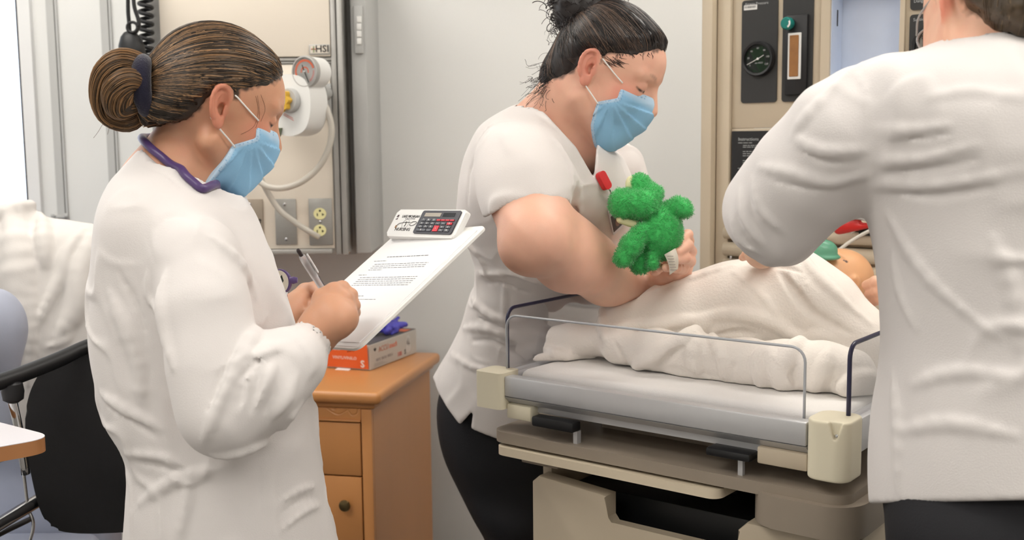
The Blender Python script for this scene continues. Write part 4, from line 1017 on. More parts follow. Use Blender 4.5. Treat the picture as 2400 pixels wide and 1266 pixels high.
def skin_col(H, base, brow, scalp, pink=(214, 120, 100)):
    base, brow, scalp, pink = (np.array(lin(c)) for c in (base, brow, scalp, pink))
    def fn(v):
        L = H.loc(v); Q = L.copy(); Q[:, 1] = np.abs(Q[:, 1]); c = np.tile(base, (len(v), 1))
        def blend(w, col): 
            nonlocal c
            w = np.clip(w, 0, 1)[:, None]; c = c*(1-w)+col*w
        inhead = np.linalg.norm(L, axis=1) < .17
        blend(np.where(inhead, .45*np.exp(-(s_ell(Q, (.07, .05, -.015), (.012, .012, .012))/.02)**2), 0), pink)
        ed = np.where(inhead, ear_sdf(Q), 1); blend(.45*np.clip(1-ed/.004, 0, 1)*(Q[:, 1] > .068), pink)
        blend(np.where(inhead, 1.3*vnoise(v, 60)*.3, 0), pink*.8)
        br = cat_rom([(.093, .016, .036), (.092, .028, .042), (.083, .042, .043), (.070, .053, .037)], 3); d = np.min([s_cap(Q, br[i], br[i+1], .003, .0025) for i in range(len(br)-1)], axis=0)
        blend(np.where(inhead, .8*np.clip(1-d/.004, 0, 1), 0), brow)
        la = cat_rom([(.087, .020, .013), (.092, .030, .010), (.089, .040, .010), (.078, .048, .013)], 3); d = np.min([s_cap(Q, la[i], la[i+1], .0009, .0009) for i in range(len(la)-1)], axis=0)
        blend(np.where(inhead, np.clip(1-d/.0025, 0, 1), 0), brow*.5)
        reg = s_poly(L[:, 0], L[:, 2], HAIR_POLY); blend(np.where(inhead & (ed > .003), np.clip(-reg/.006+.55+1.5*vnoise(v, 160), 0, 1), 0), scalp)
        return c
    return fn
def hair_local(thick, poly=HAIR_POLY):
    """hair cap: flush with the skin at the hairline, full thickness a little behind it"""
    def fn(P):
        Q = P.copy(); Q[:, 1] = np.abs(Q[:, 1])
        d = s_ell(Q, (-.002, 0, .034), (.097, .076, .090)); d = smin(d, s_ell(Q, (.045, 0, .042), (.054, .061, .062)), .02)
        d = smin(d, s_cap(Q, (-.045, 0, .0), (-.055, .0, -.035), .050, .046), .03)
        reg = s_poly(P[:, 0], P[:, 2], poly)+.010*vnoise(P, 70)+.008*vnoise(P, 190); t = np.clip(-reg/.030, 0, 1); t = t*t*(3-2*t)
        return smax(d-.0008-thick*t, reg, .002)
    return fn
def strands_mesh(name, Pw, rad, col, m, parent, out):
    """Pw (n,N,3) strand points, out (n,N,3) outward vectors"""
    n, N, _ = Pw.shape; T = np.gradient(Pw, axis=1); T /= np.linalg.norm(T, axis=2)[..., None]+1e-12
    U_ = np.cross(T, out); U_ /= np.linalg.norm(U_, axis=2)[..., None]+1e-12; O_ = np.cross(U_, T)
    tp = np.sin(np.linspace(.25, math.pi-.2, N))**.5; r = (np.asarray(rad)[:, None]*tp[None])[..., None]
    vs = np.stack([Pw+O_*r*.9, Pw-U_*r-O_*r*.4, Pw+U_*r-O_*r*.4], 2).reshape(-1, 3)
    b = (np.arange(n)[:, None]*N+np.arange(N-1)[None]).ravel()*3; fs = []
    for k in range(3): k2 = (k+1) % 3; fs.append(np.stack([b+k, b+k2, b+3+k2, b+3+k], 1))
    c = np.repeat(col, N*3, 0); o = mesh(name, vs, np.vstack(fs), m, parent, True, c); o['kind'] = 'stuff'; return o
def scalp_strands(name, H, hl, bun, n, dark, light, m, parent, seed, poly=HAIR_POLY, rad=(.0004, .0009), hi=.35, wob=.03):
    rs = np.random.RandomState(seed); c = np.array((0, 0, .03)); D = rs.normal(size=(n*14, 3)); D /= np.linalg.norm(D, axis=1)[:, None]
    def surf(Dv):
        a = np.full(len(Dv), .03); b = np.full(len(Dv), .16)
        for _ in range(18):
            mm = .5*(a+b); ins = hl(c+Dv*mm[:, None]) < 0; a = np.where(ins, mm, a); b = np.where(ins, b, mm)
        return a
    r = surf(D); P = c+D*r[:, None]; reg = s_poly(P[:, 0], P[:, 2], poly); ok = (reg < -.001) & (r < .155)
    edge = ok & (reg > -.011); D = np.vstack([D[edge][:int(n*.5)], D[ok & ~edge][:int(n*.5)]]); n = len(D)
    B = (np.asarray(bun)-c); B /= np.linalg.norm(B); N = 16; t = np.linspace(0, .97, N)
    om = np.arccos(np.clip(D@B, -1, 1)); ax = np.cross(D, B); ax /= np.linalg.norm(ax, axis=1)[:, None]+1e-9
    A_ = (t[None]*om[:, None])[..., None]; K = np.cross(ax, D)
    Dt = D[:, None]*np.cos(A_)+K[:, None]*np.sin(A_)+ax[:, None]*(wob*np.sin(t*math.pi*rs.uniform(.6, 1.6, (n, 1))+rs.uniform(-.5, .5, (n, 1)))*rs.normal(size=(n, 1)))[..., None]
    Dt /= np.linalg.norm(Dt, axis=2)[..., None]; rr = surf(Dt.reshape(-1, 3)).reshape(n, N)
    off = rs.uniform(-.0004, .0010, (n, 1)); P = c+Dt*(rr+off)[..., None]; Pw = H.w(P.reshape(-1, 3)).reshape(n, N, 3); out = (Dt.reshape(-1, 3)@H.R.T).reshape(n, N, 3)
    az = np.arctan2(K@np.array((0, 1., 0)), K@np.array((0, 0, 1.))); f = np.clip(.5+.5*np.sin(az*23+2*np.sin(az*7))+rs.normal(size=n)*.35-(.8-hi), 0, 1)[:, None]
    col = np.array(lin(dark))*(1-f)+np.array(lin(light))*f
    return strands_mesh(name, Pw, rs.uniform(*rad, n), col, m, parent, out)
def bundle(pts, rads, n, seed, N=30, twist=1.0, flat=1.0):
    rs = np.random.RandomState(seed); C_ = cat_rom(pts, 8); R_ = np.interp(np.linspace(0, 1, len(C_)), np.linspace(0, 1, len(rads)), rads)
    ix = np.linspace(0, len(C_)-1, N); C_ = np.stack([np.interp(ix, np.arange(len(C_)), C_[:, i]) for i in range(3)], 1); R_ = np.interp(ix, np.arange(len(R_)), R_)
    T = np.gradient(C_, axis=0); T /= np.linalg.norm(T, axis=1)[:, None]; u = np.cross(T[0], (0, 1., .2)); u /= np.linalg.norm(u); U_ = []
    for i in range(N): u = u-T[i]*(u@T[i]); u /= np.linalg.norm(u); U_.append(u)
    U_ = np.array(U_); W_ = np.cross(T, U_); a0 = rs.uniform(0, 6.283, n); k = rs.uniform(.93, 1.04, n); tt = np.linspace(0, 1, N)
    A_ = a0[:, None]+twist*tt[None]+rs.normal(size=(n, 1))*.25*tt[None]; out = np.cos(A_)[..., None]*U_[None]+np.sin(A_)[..., None]*W_[None]
    return C_[None]+out*(R_[None]*k[:, None])[..., None], out
def rand_cols(n, dark, light, p, seed):
    rs = np.random.RandomState(seed); f = np.clip(rs.beta(.7, 1.6, n)*p*2, 0, 1)[:, None]; return np.array(lin(dark))*(1-f)+np.array(lin(light))*f
mSkin1 = mat('skin_light_olive', (200, 150, 120), .45, attr=True, var=.04, vscale=40, sss=.18, bump=.12, bscale=900)
mHair = mat('hair_strands', (60, 45, 32), .38, attr=True, var=.10, vscale=200, spec=.6)
mMask = mat('mask_blue', (140, 190, 220), .75, attr=True, var=.02, bump=.12, bscale=900)
mLoop = mat('white_elastic', (236, 234, 230), .7)
mScrub = mat('white_scrub_twill', (226, 220, 217), .85, var=.012, vscale=10, bump=.22, bscale=700, sheen=.1)
mLab = mat('white_lab_coat_cloth', (224, 219, 217), .85, var=.012, vscale=10, bump=.22, bscale=700, sheen=.1)
mTrou = mat('black_trousers', (20, 20, 25), .8, var=.12, vscale=12, bump=.2, bscale=400)
mShoe = mat('white_shoe', (225, 225, 225), .5)
def shoes_and_legs(parent, hips, foot, yawdeg, zcut, rtop=.10, name='trousers'):
    """trousers from the hips to the floor plus two shoes"""
    y = math.radians(yawdeg); f = np.array((math.cos(y), math.sin(y), 0)); l = np.array((-f[1], f[0], 0)); S = Sdf()
    S.add(lambda P: s_ell(P, hips, (.145, .145, .12)), .03)
    for sg in (-1, 1):
        a = np.asarray(hips)+l*sg*.085-(0, 0, .05); b = np.array((foot[0], foot[1], .50))+l*sg*.09+f*.02; c = np.array((foot[0], foot[1], .06))+l*sg*.09
        S.chain([a, b, c], [rtop, .075, .062], .03)
    S.inter(lambda P: P[:, 2]-zcut); S.inter(lambda P: .05-P[:, 2])
    lo = np.minimum(hips, (foot[0], foot[1], 0))-.26; hi = np.maximum(hips, (foot[0], foot[1], 0))+.26; lo[2] = .0; hi[2] = zcut+.02
    o = sdf_obj(name, S, lo, hi, .009, mTrou, parent)
    for sg in (-1, 1):
        c = np.array((foot[0], foot[1], 0))+l*sg*.09; T = Sdf(); T.cap(c+(0, 0, .04)-f*.06, c+(0, 0, .032)+f*.15, .040, .034, .01); T.cap(c+(0, 0, .05)-f*.03, c+(0, 0, .085)-f*.03, .042, .04, .02); T.inter(lambda P: .001-P[:, 2])
        sdf_obj('shoe', T, c-.26, c+.26, .006, mShoe, parent)
    return S
# ================================================================ student writing on the clipboard
p1_ = thing('person', 'student in white lab coat with low bun and blue mask, writing on clipboard', 'person', V(470, 900, 1.62)*np.array((1, 1, 0)))
H1 = Head((.004, -.074, 0), V(530, 255, 1.585), 30, 25, 0, .95)
neck1 = (V(452, 318, 1.655), V(385, 440, 1.63))
def W1_body():
    S = Sdf(); S.add(H1.sdf, .001); S.cap(neck1[0], neck1[1], .050, .060, .022)
    S.cap(V(470, 300, 1.655), V(520, 400, 1.645), .040, .030, .02)
    S.chain([V(390, 450, 1.63), V(440, 700, 1.57), V(490, 1000, 1.57), V(520, 1180, 1.59)], [.06, .085, .085, .10], .03)
    S.cap(V(430, 590, 1.52), V(430, 575, 1.70), .04, .035, .03)
    S.chain([V(450, 620, 1.48), V(510, 945, 1.42), V(735, 792, 1.47)], [.045, .038, .026], .02)
    S.chain([V(480, 590, 1.76), V(560, 850, 1.78), V(668, 742, 1.745)], [.045, .038, .024], .02)
    return S
B1 = W1_body()
# right hand (holding the pen)
hr = Sdf(); hr.ops = list(B1.ops)
px_chain(hr, ((730, 800, 1.475, 46), (752, 768, 1.475, 46), (775, 735, 1.475, 50)), .012)
px_chain(hr, ((755, 760, 1.47, 44), (792, 752, 1.465, 38), (806, 745, 1.47, 34)), .012)
px_chain(hr, ((765, 705, 1.49, 36), (785, 688, 1.49, 26), (802, 676, 1.505, 17), (806, 690, 1.54, 14), (785, 705, 1.56, 13)), .006)
px_chain(hr, ((780, 720, 1.48, 30), (806, 702, 1.485, 21), (822, 692, 1.505, 16), (824, 708, 1.54, 14), (800, 722, 1.555, 12)), .005)
px_chain(hr, ((785, 740, 1.475, 28), (812, 724, 1.48, 20), (829, 716, 1.50, 15), (830, 732, 1.53, 14), (805, 740, 1.545, 12)), .005)
px_chain(hr, ((782, 765, 1.47, 26), (810, 752, 1.478, 18), (827, 744, 1.495, 13), (825, 758, 1.52, 12), (805, 765, 1.53, 11)), .005)
px_chain(hr, ((745, 735, 1.50, 24), (752, 700, 1.52, 17), (768, 685, 1.54, 14), (780, 692, 1.555, 12)), .008)
# left hand under and over the board edge
px_chain(hr, ((662, 748, 1.735, 32), (688, 724, bY(688, 724)-.005, 33), (704, 706, bY(704, 706)-.002, 29)), .012)
px_chain(hr, ((692, 710, bY(692, 710)-.008, 25), (716, 684, bY(716, 684)-.014, 20), (738, 676, bY(738, 676)-.014, 16), (756, 690, bY(756, 690)-.010, 12)), .006)
for j, (dx, dy) in enumerate(((20, 10), (34, -8), (48, -26), (60, -42))):
    px_chain(hr, ((698, 715, bY(698, 715)+.010, 20), (700+dx*.6, 722+dy, bY(700+dx*.6, 722+dy)+.026, 13), (735+dx, 730+dy, bY(735+dx, 730+dy)+.022, 12), (752+dx, 728+dy, bY(752+dx, 728+dy)+.018, 10)), .005)
g1 = [sdf_mesh(B1, np.r_[H1.o-.16][:3]*np.array((1, 1, 1))+(-.02, 0, -.10), H1.o+(.16, .13, .16), .0019)]
g1.append(sdf_mesh(hr, V(690, 840, 1.47)-(.0, .06, .01), V(850, 640, 1.5)+(.01, .10, .01), .0021))
g1.append(sdf_mesh(hr, V(640, 780, 1.70)-(0, .10, 0), V(850, 650, 1.70)+(0, .14, .01), .0026))
g1.append(sdf_mesh(B1, V(240, 1190, 1.45)-(.02, .12, .05), V(740, 452, 1.8)+(.02, .12, 0), .009))
v, f = join_geo([(relax(a, b, 1), b) for a, b in g1]); sk = skin_col(H1, (204, 152, 122), (46, 32, 26), (70, 52, 40))
mesh('body', v, f, mSkin1, p1_, True, sk(v))
make_mask(H1, -1, p1_, mMask, mLoop, [(.054, .010), (.064, -.020), (.037, -.044), (.031, -.080), (.026, -.116), (.075, -.122), (.115, -.115)]+MASK_POLY[6:], True)
# hair
hl1 = hair_local(.0095); cH = H1.w((-.01, 0, .04))
hb = sdf_obj('hair', lambda P: hl1(H1.loc(P))*H1.sc+(vnoise(P, 120))*.001, cH-.17, cH+.17, .0026, mHair, p1_, lambda v: np.tile(np.array(lin((46, 36, 27))), (len(v), 1))*(1+.6*vnoise(v, 90))[:, None])
tie = V(352, 205, 1.60); tl = H1.loc(tie[None])[0]; tl[1] = 0
scalp_strands('hair_strands', H1, hl1, tl, 2600, (42, 33, 25), (186, 144, 102), mHair, hb, 3, hi=.30)
bl = [V(355, 190, 1.60), V(325, 158, 1.585), (V(285, 150, 1.575)), V(255, 178, 1.575), V(247, 225, 1.58), V(262, 262, 1.59), V(300, 272, 1.595), V(330, 250, 1.60)]
br_ = [.014, .019, .021, .022, .021, .021, .022, .016]
S = Sdf(); S.chain(bl, [r*.93 for r in br_], .004)
in_ = [V(338, 195, 1.565), V(300, 190, 1.55), V(277, 215, 1.55), V(282, 248, 1.56), V(318, 245, 1.57)]; ir_ = [.012, .018, .021, .020, .012]
S.chain(in_, [r*.93 for r in ir_], .003); S.ell(V(298, 215, 1.60), (.03, .025, .035), k=.004)
bun = sdf_obj('hair_bun', S, V(298, 215, 1.58)-.08, V(298, 215, 1.58)+.08, .0024, mHair, p1_, lambda v: np.tile(np.array(lin((46, 36, 27))), (len(v), 1)))
for i, (pp, rr_, n_) in enumerate(((bl, br_, 420), (in_, ir_, 300))):
    Pw, out = bundle(pp, rr_, n_, 11+i, 34, 1.2); strands_mesh('bun_strands', Pw, np.random.RandomState(i).uniform(.0004, .0008, n_), rand_cols(n_, (46, 36, 26), (168, 126, 84), .62, i), mHair, bun, out)
mScr = mat('navy_scrunchie', (30, 28, 48), .95, var=.2, vscale=120, bump=.6, bscale=500, sheen=.5)
tn = np.array((1, .05, .12)); tn /= np.linalg.norm(tn); tu = np.cross(tn, (0, 1, 0)); tu /= np.linalg.norm(tu); tv = np.cross(tn, tu); tcn = V(343, 203, 1.585)
tube('hair_tie', [tcn+tu*.033*math.cos(a)+tv*.026*math.sin(a)+tn*.002*math.sin(2*a) for a in np.linspace(0, 2*math.pi, 25)], .0135, mScr, p1_, 14, 2)
rs = np.random.RandomState(5)
for i in range(16):
    x0, y0 = rs.uniform(240, 330), rs.uniform(165, 275); p = [V(x0, y0, 1.57)]
    dx, dy = rs.uniform(-18, -2), rs.uniform(-8, 22)
    for k in range(4): p.append(V(x0+dx*(k+1)*.7, y0+dy*(k+1)*.8+rs.uniform(-5, 5), 1.57))
    tube('stray_hair', p, .00025, mat('stray_brown', (90, 66, 48), .5) if i == 0 else bpy.data.materials['stray_brown'], bun, 4, 4)
for pp in (((600, 225), (606, 260), (598, 292), (585, 305), (565, 315)), ((612, 222), (622, 255), (612, 285)), ((604, 224), (609, 270), (600, 300)), ((345, 170), (338, 150), (336, 138)), ((350, 172), (345, 152), (344, 140)), ((347, 172), (340, 155), (341, 138))):
    q = [B1.hit(x, y)-(0, .0015, 0) if x > 400 else V(x, y, 1.60) for x, y in pp]; tube('stray_hair', q, .00022 if pp[0][0] > 400 else .0016, bpy.data.materials['stray_brown'], hb, 5, 5)
# lab coat
C1 = Sdf()
C1.add(loft([(330, 372, 418, 1.64, .04), (352, 335, 450, 1.64, .06), (390, 300, 500, 1.63, .10), (430, 272, 530, 1.62, .14), (500, 243, 585, 1.595, .15), (600, 229, 632, 1.575, .135), (700, 225, 672, 1.57, .128), (800, 223, 702, 1.57, .125), (900, 236, 720, 1.57, .125), (985, 262, 735, 1.575, .13), (1045, 300, 742, 1.58, .135), (1090, 316, 748, 1.585, .14), (1180, 312, 760, 1.59, .15), (1290, 302, 785, 1.60, .16), (1400, 296, 800, 1.62, .19)], None), .01)
px_chain(C1, ((415, 545, 1.52, 62), (462, 610, 1.46, 86), (478, 720, 1.42, 92), (505, 860, 1.40, 98), (530, 960, 1.39, 104)), .035)
px_chain(C1, ((530, 960, 1.39, 104), (610, 905, 1.40, 92), (690, 842, 1.43, 66), (722, 806, 1.455, 52)), .03)
px_chain(C1, ((480, 590, 1.76, 70), (560, 850, 1.78, 70), (640, 765, 1.755, 50)), .03)
base1 = Sdf(); base1.ops = list(C1.ops)
for pts, r, ins in ((((625, 740), (585, 800), (540, 885), (500, 975), (478, 1035)), 15, .35), (((590, 862), (572, 905), (560, 970)), 10, .3), (((640, 850), (625, 890), (600, 950)), 13, .35), (((690, 880), (668, 930), (640, 975)), 12, .4),
                    (((610, 838), (560, 880), (530, 905)), 9, .35), (((388, 640), (380, 700), (390, 770), (410, 860)), 16, .5), (((345, 640), (352, 690), (378, 745)), 12, .5), (((660, 810), (620, 830), (600, 860)), 14, .35),
                    (((240, 925), (300, 958), (380, 1005)), 14, .45), (((300, 1062), (380, 1070), (430, 1090)), 12, .5), (((265, 690), (300, 760), (330, 850), (335, 940)), 20, .6), (((330, 1180), (420, 1120), (520, 1095)), 16, .6),
                    (((480, 1070), (560, 1060), (640, 1020), (700, 950)), 14, .5), (((420, 1266), (440, 1180), (445, 1110)), 16, .65), (((650, 1180), (700, 1150), (740, 1140)), 10, .5), (((660, 1240), (710, 1200), (752, 1185)), 10, .5), (((500, 560), (560, 620), (600, 700)), 16, .65), (((700, 800), (730, 850), (720, 880)), 10, .5)):
    fold(C1, base1, pts, r, Y=1.5, inset=ins)
for pts, r in ((((575, 880), (565, 930), (555, 965)), 6), (((610, 870), (600, 920), (585, 965)), 7), (((655, 880), (640, 930), (615, 975)), 7), (((640, 822), (600, 850), (560, 890)), 7), (((560, 800), (520, 880), (490, 960)), 7),
               (((250, 950), (310, 985), (370, 1030)), 8), (((310, 1080), (370, 1092), (420, 1110)), 7), (((280, 640), (318, 720), (345, 800)), 10), (((605, 1060), (610, 1160), (615, 1290)), 2.6), (((645, 1110), (648, 1190), (650, 1290)), 2.6),
               (((368, 520), (400, 505), (440, 510), (480, 540)), 3), (((340, 385), (400, 415), (450, 465)), 2.2), (((360, 620), (345, 560), (368, 520)), 4), (((660, 1205), (705, 1175), (745, 1165)), 6)):
    fold(C1, base1, pts, r, Y=1.5, neg=True, inset=.3)
# gathered cuff
cu0, cu1 = V(690, 840, 1.43), V(738, 788, 1.468); ca = cu1-cu0; cl = np.linalg.norm(ca); ca /= cl
C1.cap(V(718, 808, 1.455), V(733, 792, 1.467), M_(53, 1.46), M_(51, 1.46), .006)
def gather(P):
    q = P-cu1; t = q@ca; rad = q-t[:, None]*ca; e1_ = np.cross(ca, (0, 0, 1.)); e1_ /= np.linalg.norm(e1_); e2_ = np.cross(ca, e1_); an = np.arctan2(rad@e2_, rad@e1_); rr = np.linalg.norm(rad, axis=1)
    w = np.exp(-((t+.018)/.016)**2)*(rr < .06); return w*(.0016*np.sin(an*26)+.0035)
C1.disp(gather)
C1.disp(lambda P: vnoise(P*np.array((1, 1, .6)), 15)*.006+crinkle(P, 16, .0045, .07)+crinkle(P, 8, .008, .11, (1, 1, .55)))
C1.inter(lambda P: (P-cu1)@ca-.004 if False else np.where(np.linalg.norm(P-cu1, axis=1) < .07, (P-cu1)@ca-.006, -1.), .002)
C1.sub(lambda P: s_cap(P, V(722, 806, 1.455), V(760, 766, 1.49), .026, .027), .002)
nb, nt_ = V(405, 425, 1.635), V(470, 285, 1.655); C1.sub(lambda P: s_cap(P, nb, nt_, .0585, .056), .004)
nax = (nt_-nb)/np.linalg.norm(nt_-nb); kp0, kp1 = V(338, 338, 1.63), V(497, 458, 1.63); kn_ = np.cross(kp1-kp0, (0, 1., 0)); kn_ /= np.linalg.norm(kn_); kn_ = kn_ if kn_[2] > 0 else -kn_
C1.inter(lambda P: (P-kp0)@kn_-1.5*np.maximum(0, np.linalg.norm((P-nb)-((P-nb)@nax)[:, None]*nax, axis=1)-.085), .004)
C1.inter(lambda P: .70-P[:, 2], .002)
sdf_obj('lab_coat', C1, (-.66, 1.22, .69), (-.16, 1.95, 1.42), .0040, mLab, p1_)
shoes_and_legs(p1_, V(530, 1266, 1.62)-(0, 0, .06), (V(530, 1180, 1.62)[0], 1.64), 30, .76, .085)
# ================================================================ student with the green frog
mSkin2 = mat('skin_fair_pink', (226, 176, 156), .45, attr=True, var=.04, vscale=40, sss=.18, bump=.12, bscale=900)
p2_ = thing('person', 'student in white short-sleeved scrub top with dark curly topknot, leaning over warmer', 'person', np.array((V(1190, 960, 2.42)[0], 2.42, 0)))
H2 = Head((.004, -.074, 0), V(1391, 161, 1.95), -15, 33, 0, 1.03, .92, .82)
def W2_body():
    S = Sdf(); S.add(H2.sdf, .001)
    S.cap(V(1345, 205, 2.03), V(1275, 320, 2.08), .056, .068, .025); S.cap(V(1380, 245, 2.06), V(1355, 350, 2.07), .040, .042, .03); S.cap(V(1275, 320, 2.08), V(1345, 385, 2.08), .058, .04, .04)
    S.cap(V(1205, 380, 1.99), V(1390, 420, 2.22), .045, .045, .04)
    S.chain([V(1280, 330, 2.08), V(1250, 550, 2.17), V(1200, 850, 2.39), V(1195, 960, 2.43)], [.06, .08, .08, .085], .04)
    S.add(ARM2, .03)
    S.add(FAR2, .03)
    return S
B2 = W2_body()
FY = 1.99
hl = Sdf(); hl.ops = list(B2.ops)
px_chain(hl, ((1580, 640, 2.045, 32), (1585, 610, 2.035, 36), (1575, 585, 2.025, 34)), .012)
for q in (((1585, 585, 2.025, 17), (1612, 565, 1.995, 14), (1612, 550, 1.965, 12), (1590, 568, 1.930, 11)), ((1590, 605, 2.025, 17), (1618, 590, 1.995, 14.5), (1612, 575, 1.945, 13), (1588, 592, 1.910, 11)),
          ((1588, 622, 2.025, 17), (1616, 612, 1.985, 14.5), (1606, 605, 1.935, 13), (1580, 610, 1.900, 11)), ((1580, 635, 2.015, 16), (1600, 630, 1.975, 13), (1585, 628, 1.935, 12), (1560, 628, 1.905, 10)),
          ((1565, 610, 2.035, 17), (1535, 632, 1.995, 14), (1545, 628, 1.945, 12))):
    px_chain(hl, q, .005)
g2 = [sdf_mesh(B2, V(1235, 372, 2.05)-(.02, .24, .03), H2.o+(.17, .16, .17), .0021), sdf_mesh(hl, V(1510, 672, 1.98)-(0, .1, 0), V(1640, 530, 1.98)+(0, .14, 0), .0022),
      sdf_mesh(B2, V(1140, 790, 1.9)-(.0, .2, 0), V(1760, 400, 1.9)+(0, .34, 0), .0035), sdf_mesh(B2, V(1060, 1010, 2.2)-(.05, .25, 0), V(1560, 372, 2.2)+(.05, .25, 0), .010)]
v, f = join_geo([(relax(a, b, 1), b) for a, b in g2]); sk = skin_col(H2, (228, 178, 154), (60, 42, 36), (120, 92, 80), (222, 120, 104))
mesh('body', v, f, mSkin2, p2_, True, sk(v))
make_mask(H2, -1, p2_, mMask, mLoop)
POLY2 = HAIR_POLY[:8]+[(-.030, -.034), (-.044, -.064), (-.068, -.088), (-.13, -.095)]+HAIR_POLY[12:]
hl2 = hair_local(.010, POLY2); cH = H2.w((-.01, 0, .04))
hb2 = sdf_obj('hair', lambda P: hl2(H2.loc(P))*H2.sc+(vnoise(P, 70))*.002, cH-.18, cH+.18, .0028, mHair, p2_, lambda v: np.tile(np.array(lin((34, 27, 26))), (len(v), 1))*(1+.6*vnoise(v, 90))[:, None])
bt = V(1368, 45, 2.03); tl2 = H2.loc(bt[None])[0]; tl2[1] = 0
scalp_strands('hair_strands', H2, hl2, tl2, 1900, (26, 20, 20), (112, 90, 76), mHair, hb2, 9, POLY2, rad=(.0004, .0010), hi=.38, wob=.07)
S = Sdf(); bcn = V(1368, 18, 2.04); S.ell(bcn, (.056, .048, .040), k=.01)
rs = np.random.RandomState(21)
for i in range(26):
    d = rs.normal(size=3); d /= np.linalg.norm(d); S.ell(bcn+d*np.array((.050, .042, .036)), (.014, .014, .012), k=.006)
S.cap(bcn-(0, 0, .02), V(1375, 70, 2.04), .04, .05, .02)
bun2 = sdf_obj('hair_bun', S, bcn-.10, bcn+.09, .0028, mHair, p2_, lambda v: np.tile(np.array(lin((34, 27, 26))), (len(v), 1)))
mCurl = mat('dark_curl', (34, 26, 26), .4)
def curl(start, n, amp, turns, drift, r=.0005, parent=None):
    t = np.linspace(0, 1, n); p = [np.asarray(start)+np.asarray(drift)*k+np.array((amp*math.cos(turns*6.283*k+start[0]*90), amp*math.sin(turns*6.283*k)*.6, amp*math.sin(turns*6.283*k+1)))*min(1, k*3+.2) for k in t]
    return tube_geo(np.array(p), r, 4)
vs_, fs_ = [], []; off = 0
for i in range(330):
    d = rs.normal(size=3); d /= np.linalg.norm(d)
    v_, f_ = curl(bcn+d*np.array((.060, .050, .047)), 22, rs.uniform(.003, .008), rs.uniform(1., 2.2), rs.normal(size=3)*.014, rs.uniform(.0004, .0009)); vs_.append(v_); fs_ += [tuple(a+off for a in q) for q in f_]; off += len(v_)
mesh('bun_curls', np.vstack(vs_), fs_, mCurl, bun2)['kind'] = 'stuff'
vs_, fs_ = [], []; off = 0
for i in range(126):
    if i < 70: st_ = V(rs.uniform(1270, 1305), rs.uniform(150, 215), 2.0); dr = np.array((rs.uniform(-.045, -.005), rs.uniform(-.02, .02), rs.uniform(-.045, .005)))
    elif i < 100: st_ = V(rs.uniform(1298, 1325), rs.uniform(55, 130), 2.02); dr = np.array((rs.uniform(-.028, -.004), rs.uniform(-.01, .01), rs.uniform(-.03, .012)))
    elif i < 112: st_ = V(rs.uniform(1425, 1455), rs.uniform(42, 50), 2.0); dr = np.array((rs.uniform(-.004, .012), 0, rs.uniform(.0, .014)))
    else: st_ = V(rs.uniform(1520, 1548), rs.uniform(85, 118), 1.98); dr = np.array((rs.uniform(0, .012), 0, rs.uniform(-.01, .012)))
    v_, f_ = curl(st_, 26, rs.uniform(.002, .006), rs.uniform(.8, 1.8), dr, rs.uniform(.0002, .0004)); vs_.append(v_); fs_ += [tuple(a+off for a in q) for q in f_]; off += len(v_)
for i in range(46):
    if i < 26: x0, y0 = rs.uniform(1414, 1452), rs.uniform(132, 150); dx, dy = rs.uniform(8, 26), rs.uniform(4, 16)
    else: x0, y0 = rs.uniform(1440, 1535), rs.uniform(122, 130); dx, dy = rs.uniform(-6, 8), rs.uniform(6, 16)
    q = [B2.hit(x0+dx*t, y0+dy*t*(1.2-.4*t), 1.8, 2.2, 120)-(0, .001, 0) for t in (0, .33, .66, 1)]
    v_, f_ = tube_geo(cat_rom(q, 3), [.0005, .0004, .00015], 4); vs_.append(v_); fs_ += [tuple(a+off for a in q_) for q_ in f_]; off += len(v_)
mesh('stray_curls', np.vstack(vs_), fs_, mCurl, hb2)['kind'] = 'stuff'
# scrub top
C2 = Sdf()
C2.add(loft([(238, 1225, 1262, 2.09, .04), (258, 1178, 1300, 2.09, .08), (290, 1130, 1355, 2.09, .13), (330, 1104, 1410, 2.09, .17), (380, 1084, 1460, 2.10, .175), (450, 1074, 1480, 2.11, .175), (520, 1080, 1482, 2.15, .172), (600, 1108, 1465, 2.21, .168), (660, 1112, 1440, 2.275, .16), (720, 1092, 1420, 2.325, .155), (770, 1076, 1405, 2.355, .155), (830, 1044, 1390, 2.385, .16), (890, 1018, 1380, 2.41, .165), (950, 1015, 1378, 2.42, .168), (1040, 1022, 1378, 2.43, .168)], None), .01)
px_chain(C2, ((1190, 345, 2.02, 62), (1218, 390, 1.94, 92), (1228, 440, 1.91, 98), (1232, 480, 1.895, 98)), .035)
px_chain(C2, ((1440, 400, 2.24, 70), (1500, 550, 2.28, 56), (1530, 640, 2.24, 46)), .04)
base2 = Sdf(); base2.ops = list(C2.ops)
for pts, r, ins in ((((1330, 380), (1345, 440), (1352, 520)), 14, .5), (((1300, 330), (1330, 390), (1340, 450)), 10, .5), (((1130, 640), (1200, 640), (1280, 670)), 10, .5), (((1110, 700), (1160, 740), (1230, 745)), 12, .5), (((1090, 770), (1150, 770), (1220, 800)), 12, .5), (((1060, 830), (1110, 860), (1170, 868)), 10, .5),
                    (((1250, 780), (1330, 800), (1410, 790)), 9, .55), (((1270, 740), (1340, 755), (1400, 750)), 8, .55), (((1180, 640), (1185, 720), (1175, 800), (1165, 850)), 7, .5), (((1095, 560), (1130, 610), (1150, 660)), 10, .5), (((1240, 256), (1290, 285), (1340, 340), (1390, 400)), 8, .35), (((1110, 340), (1150, 300), (1200, 285)), 6, .5)):
    fold(C2, base2, pts, r, Y=2.1, inset=ins)
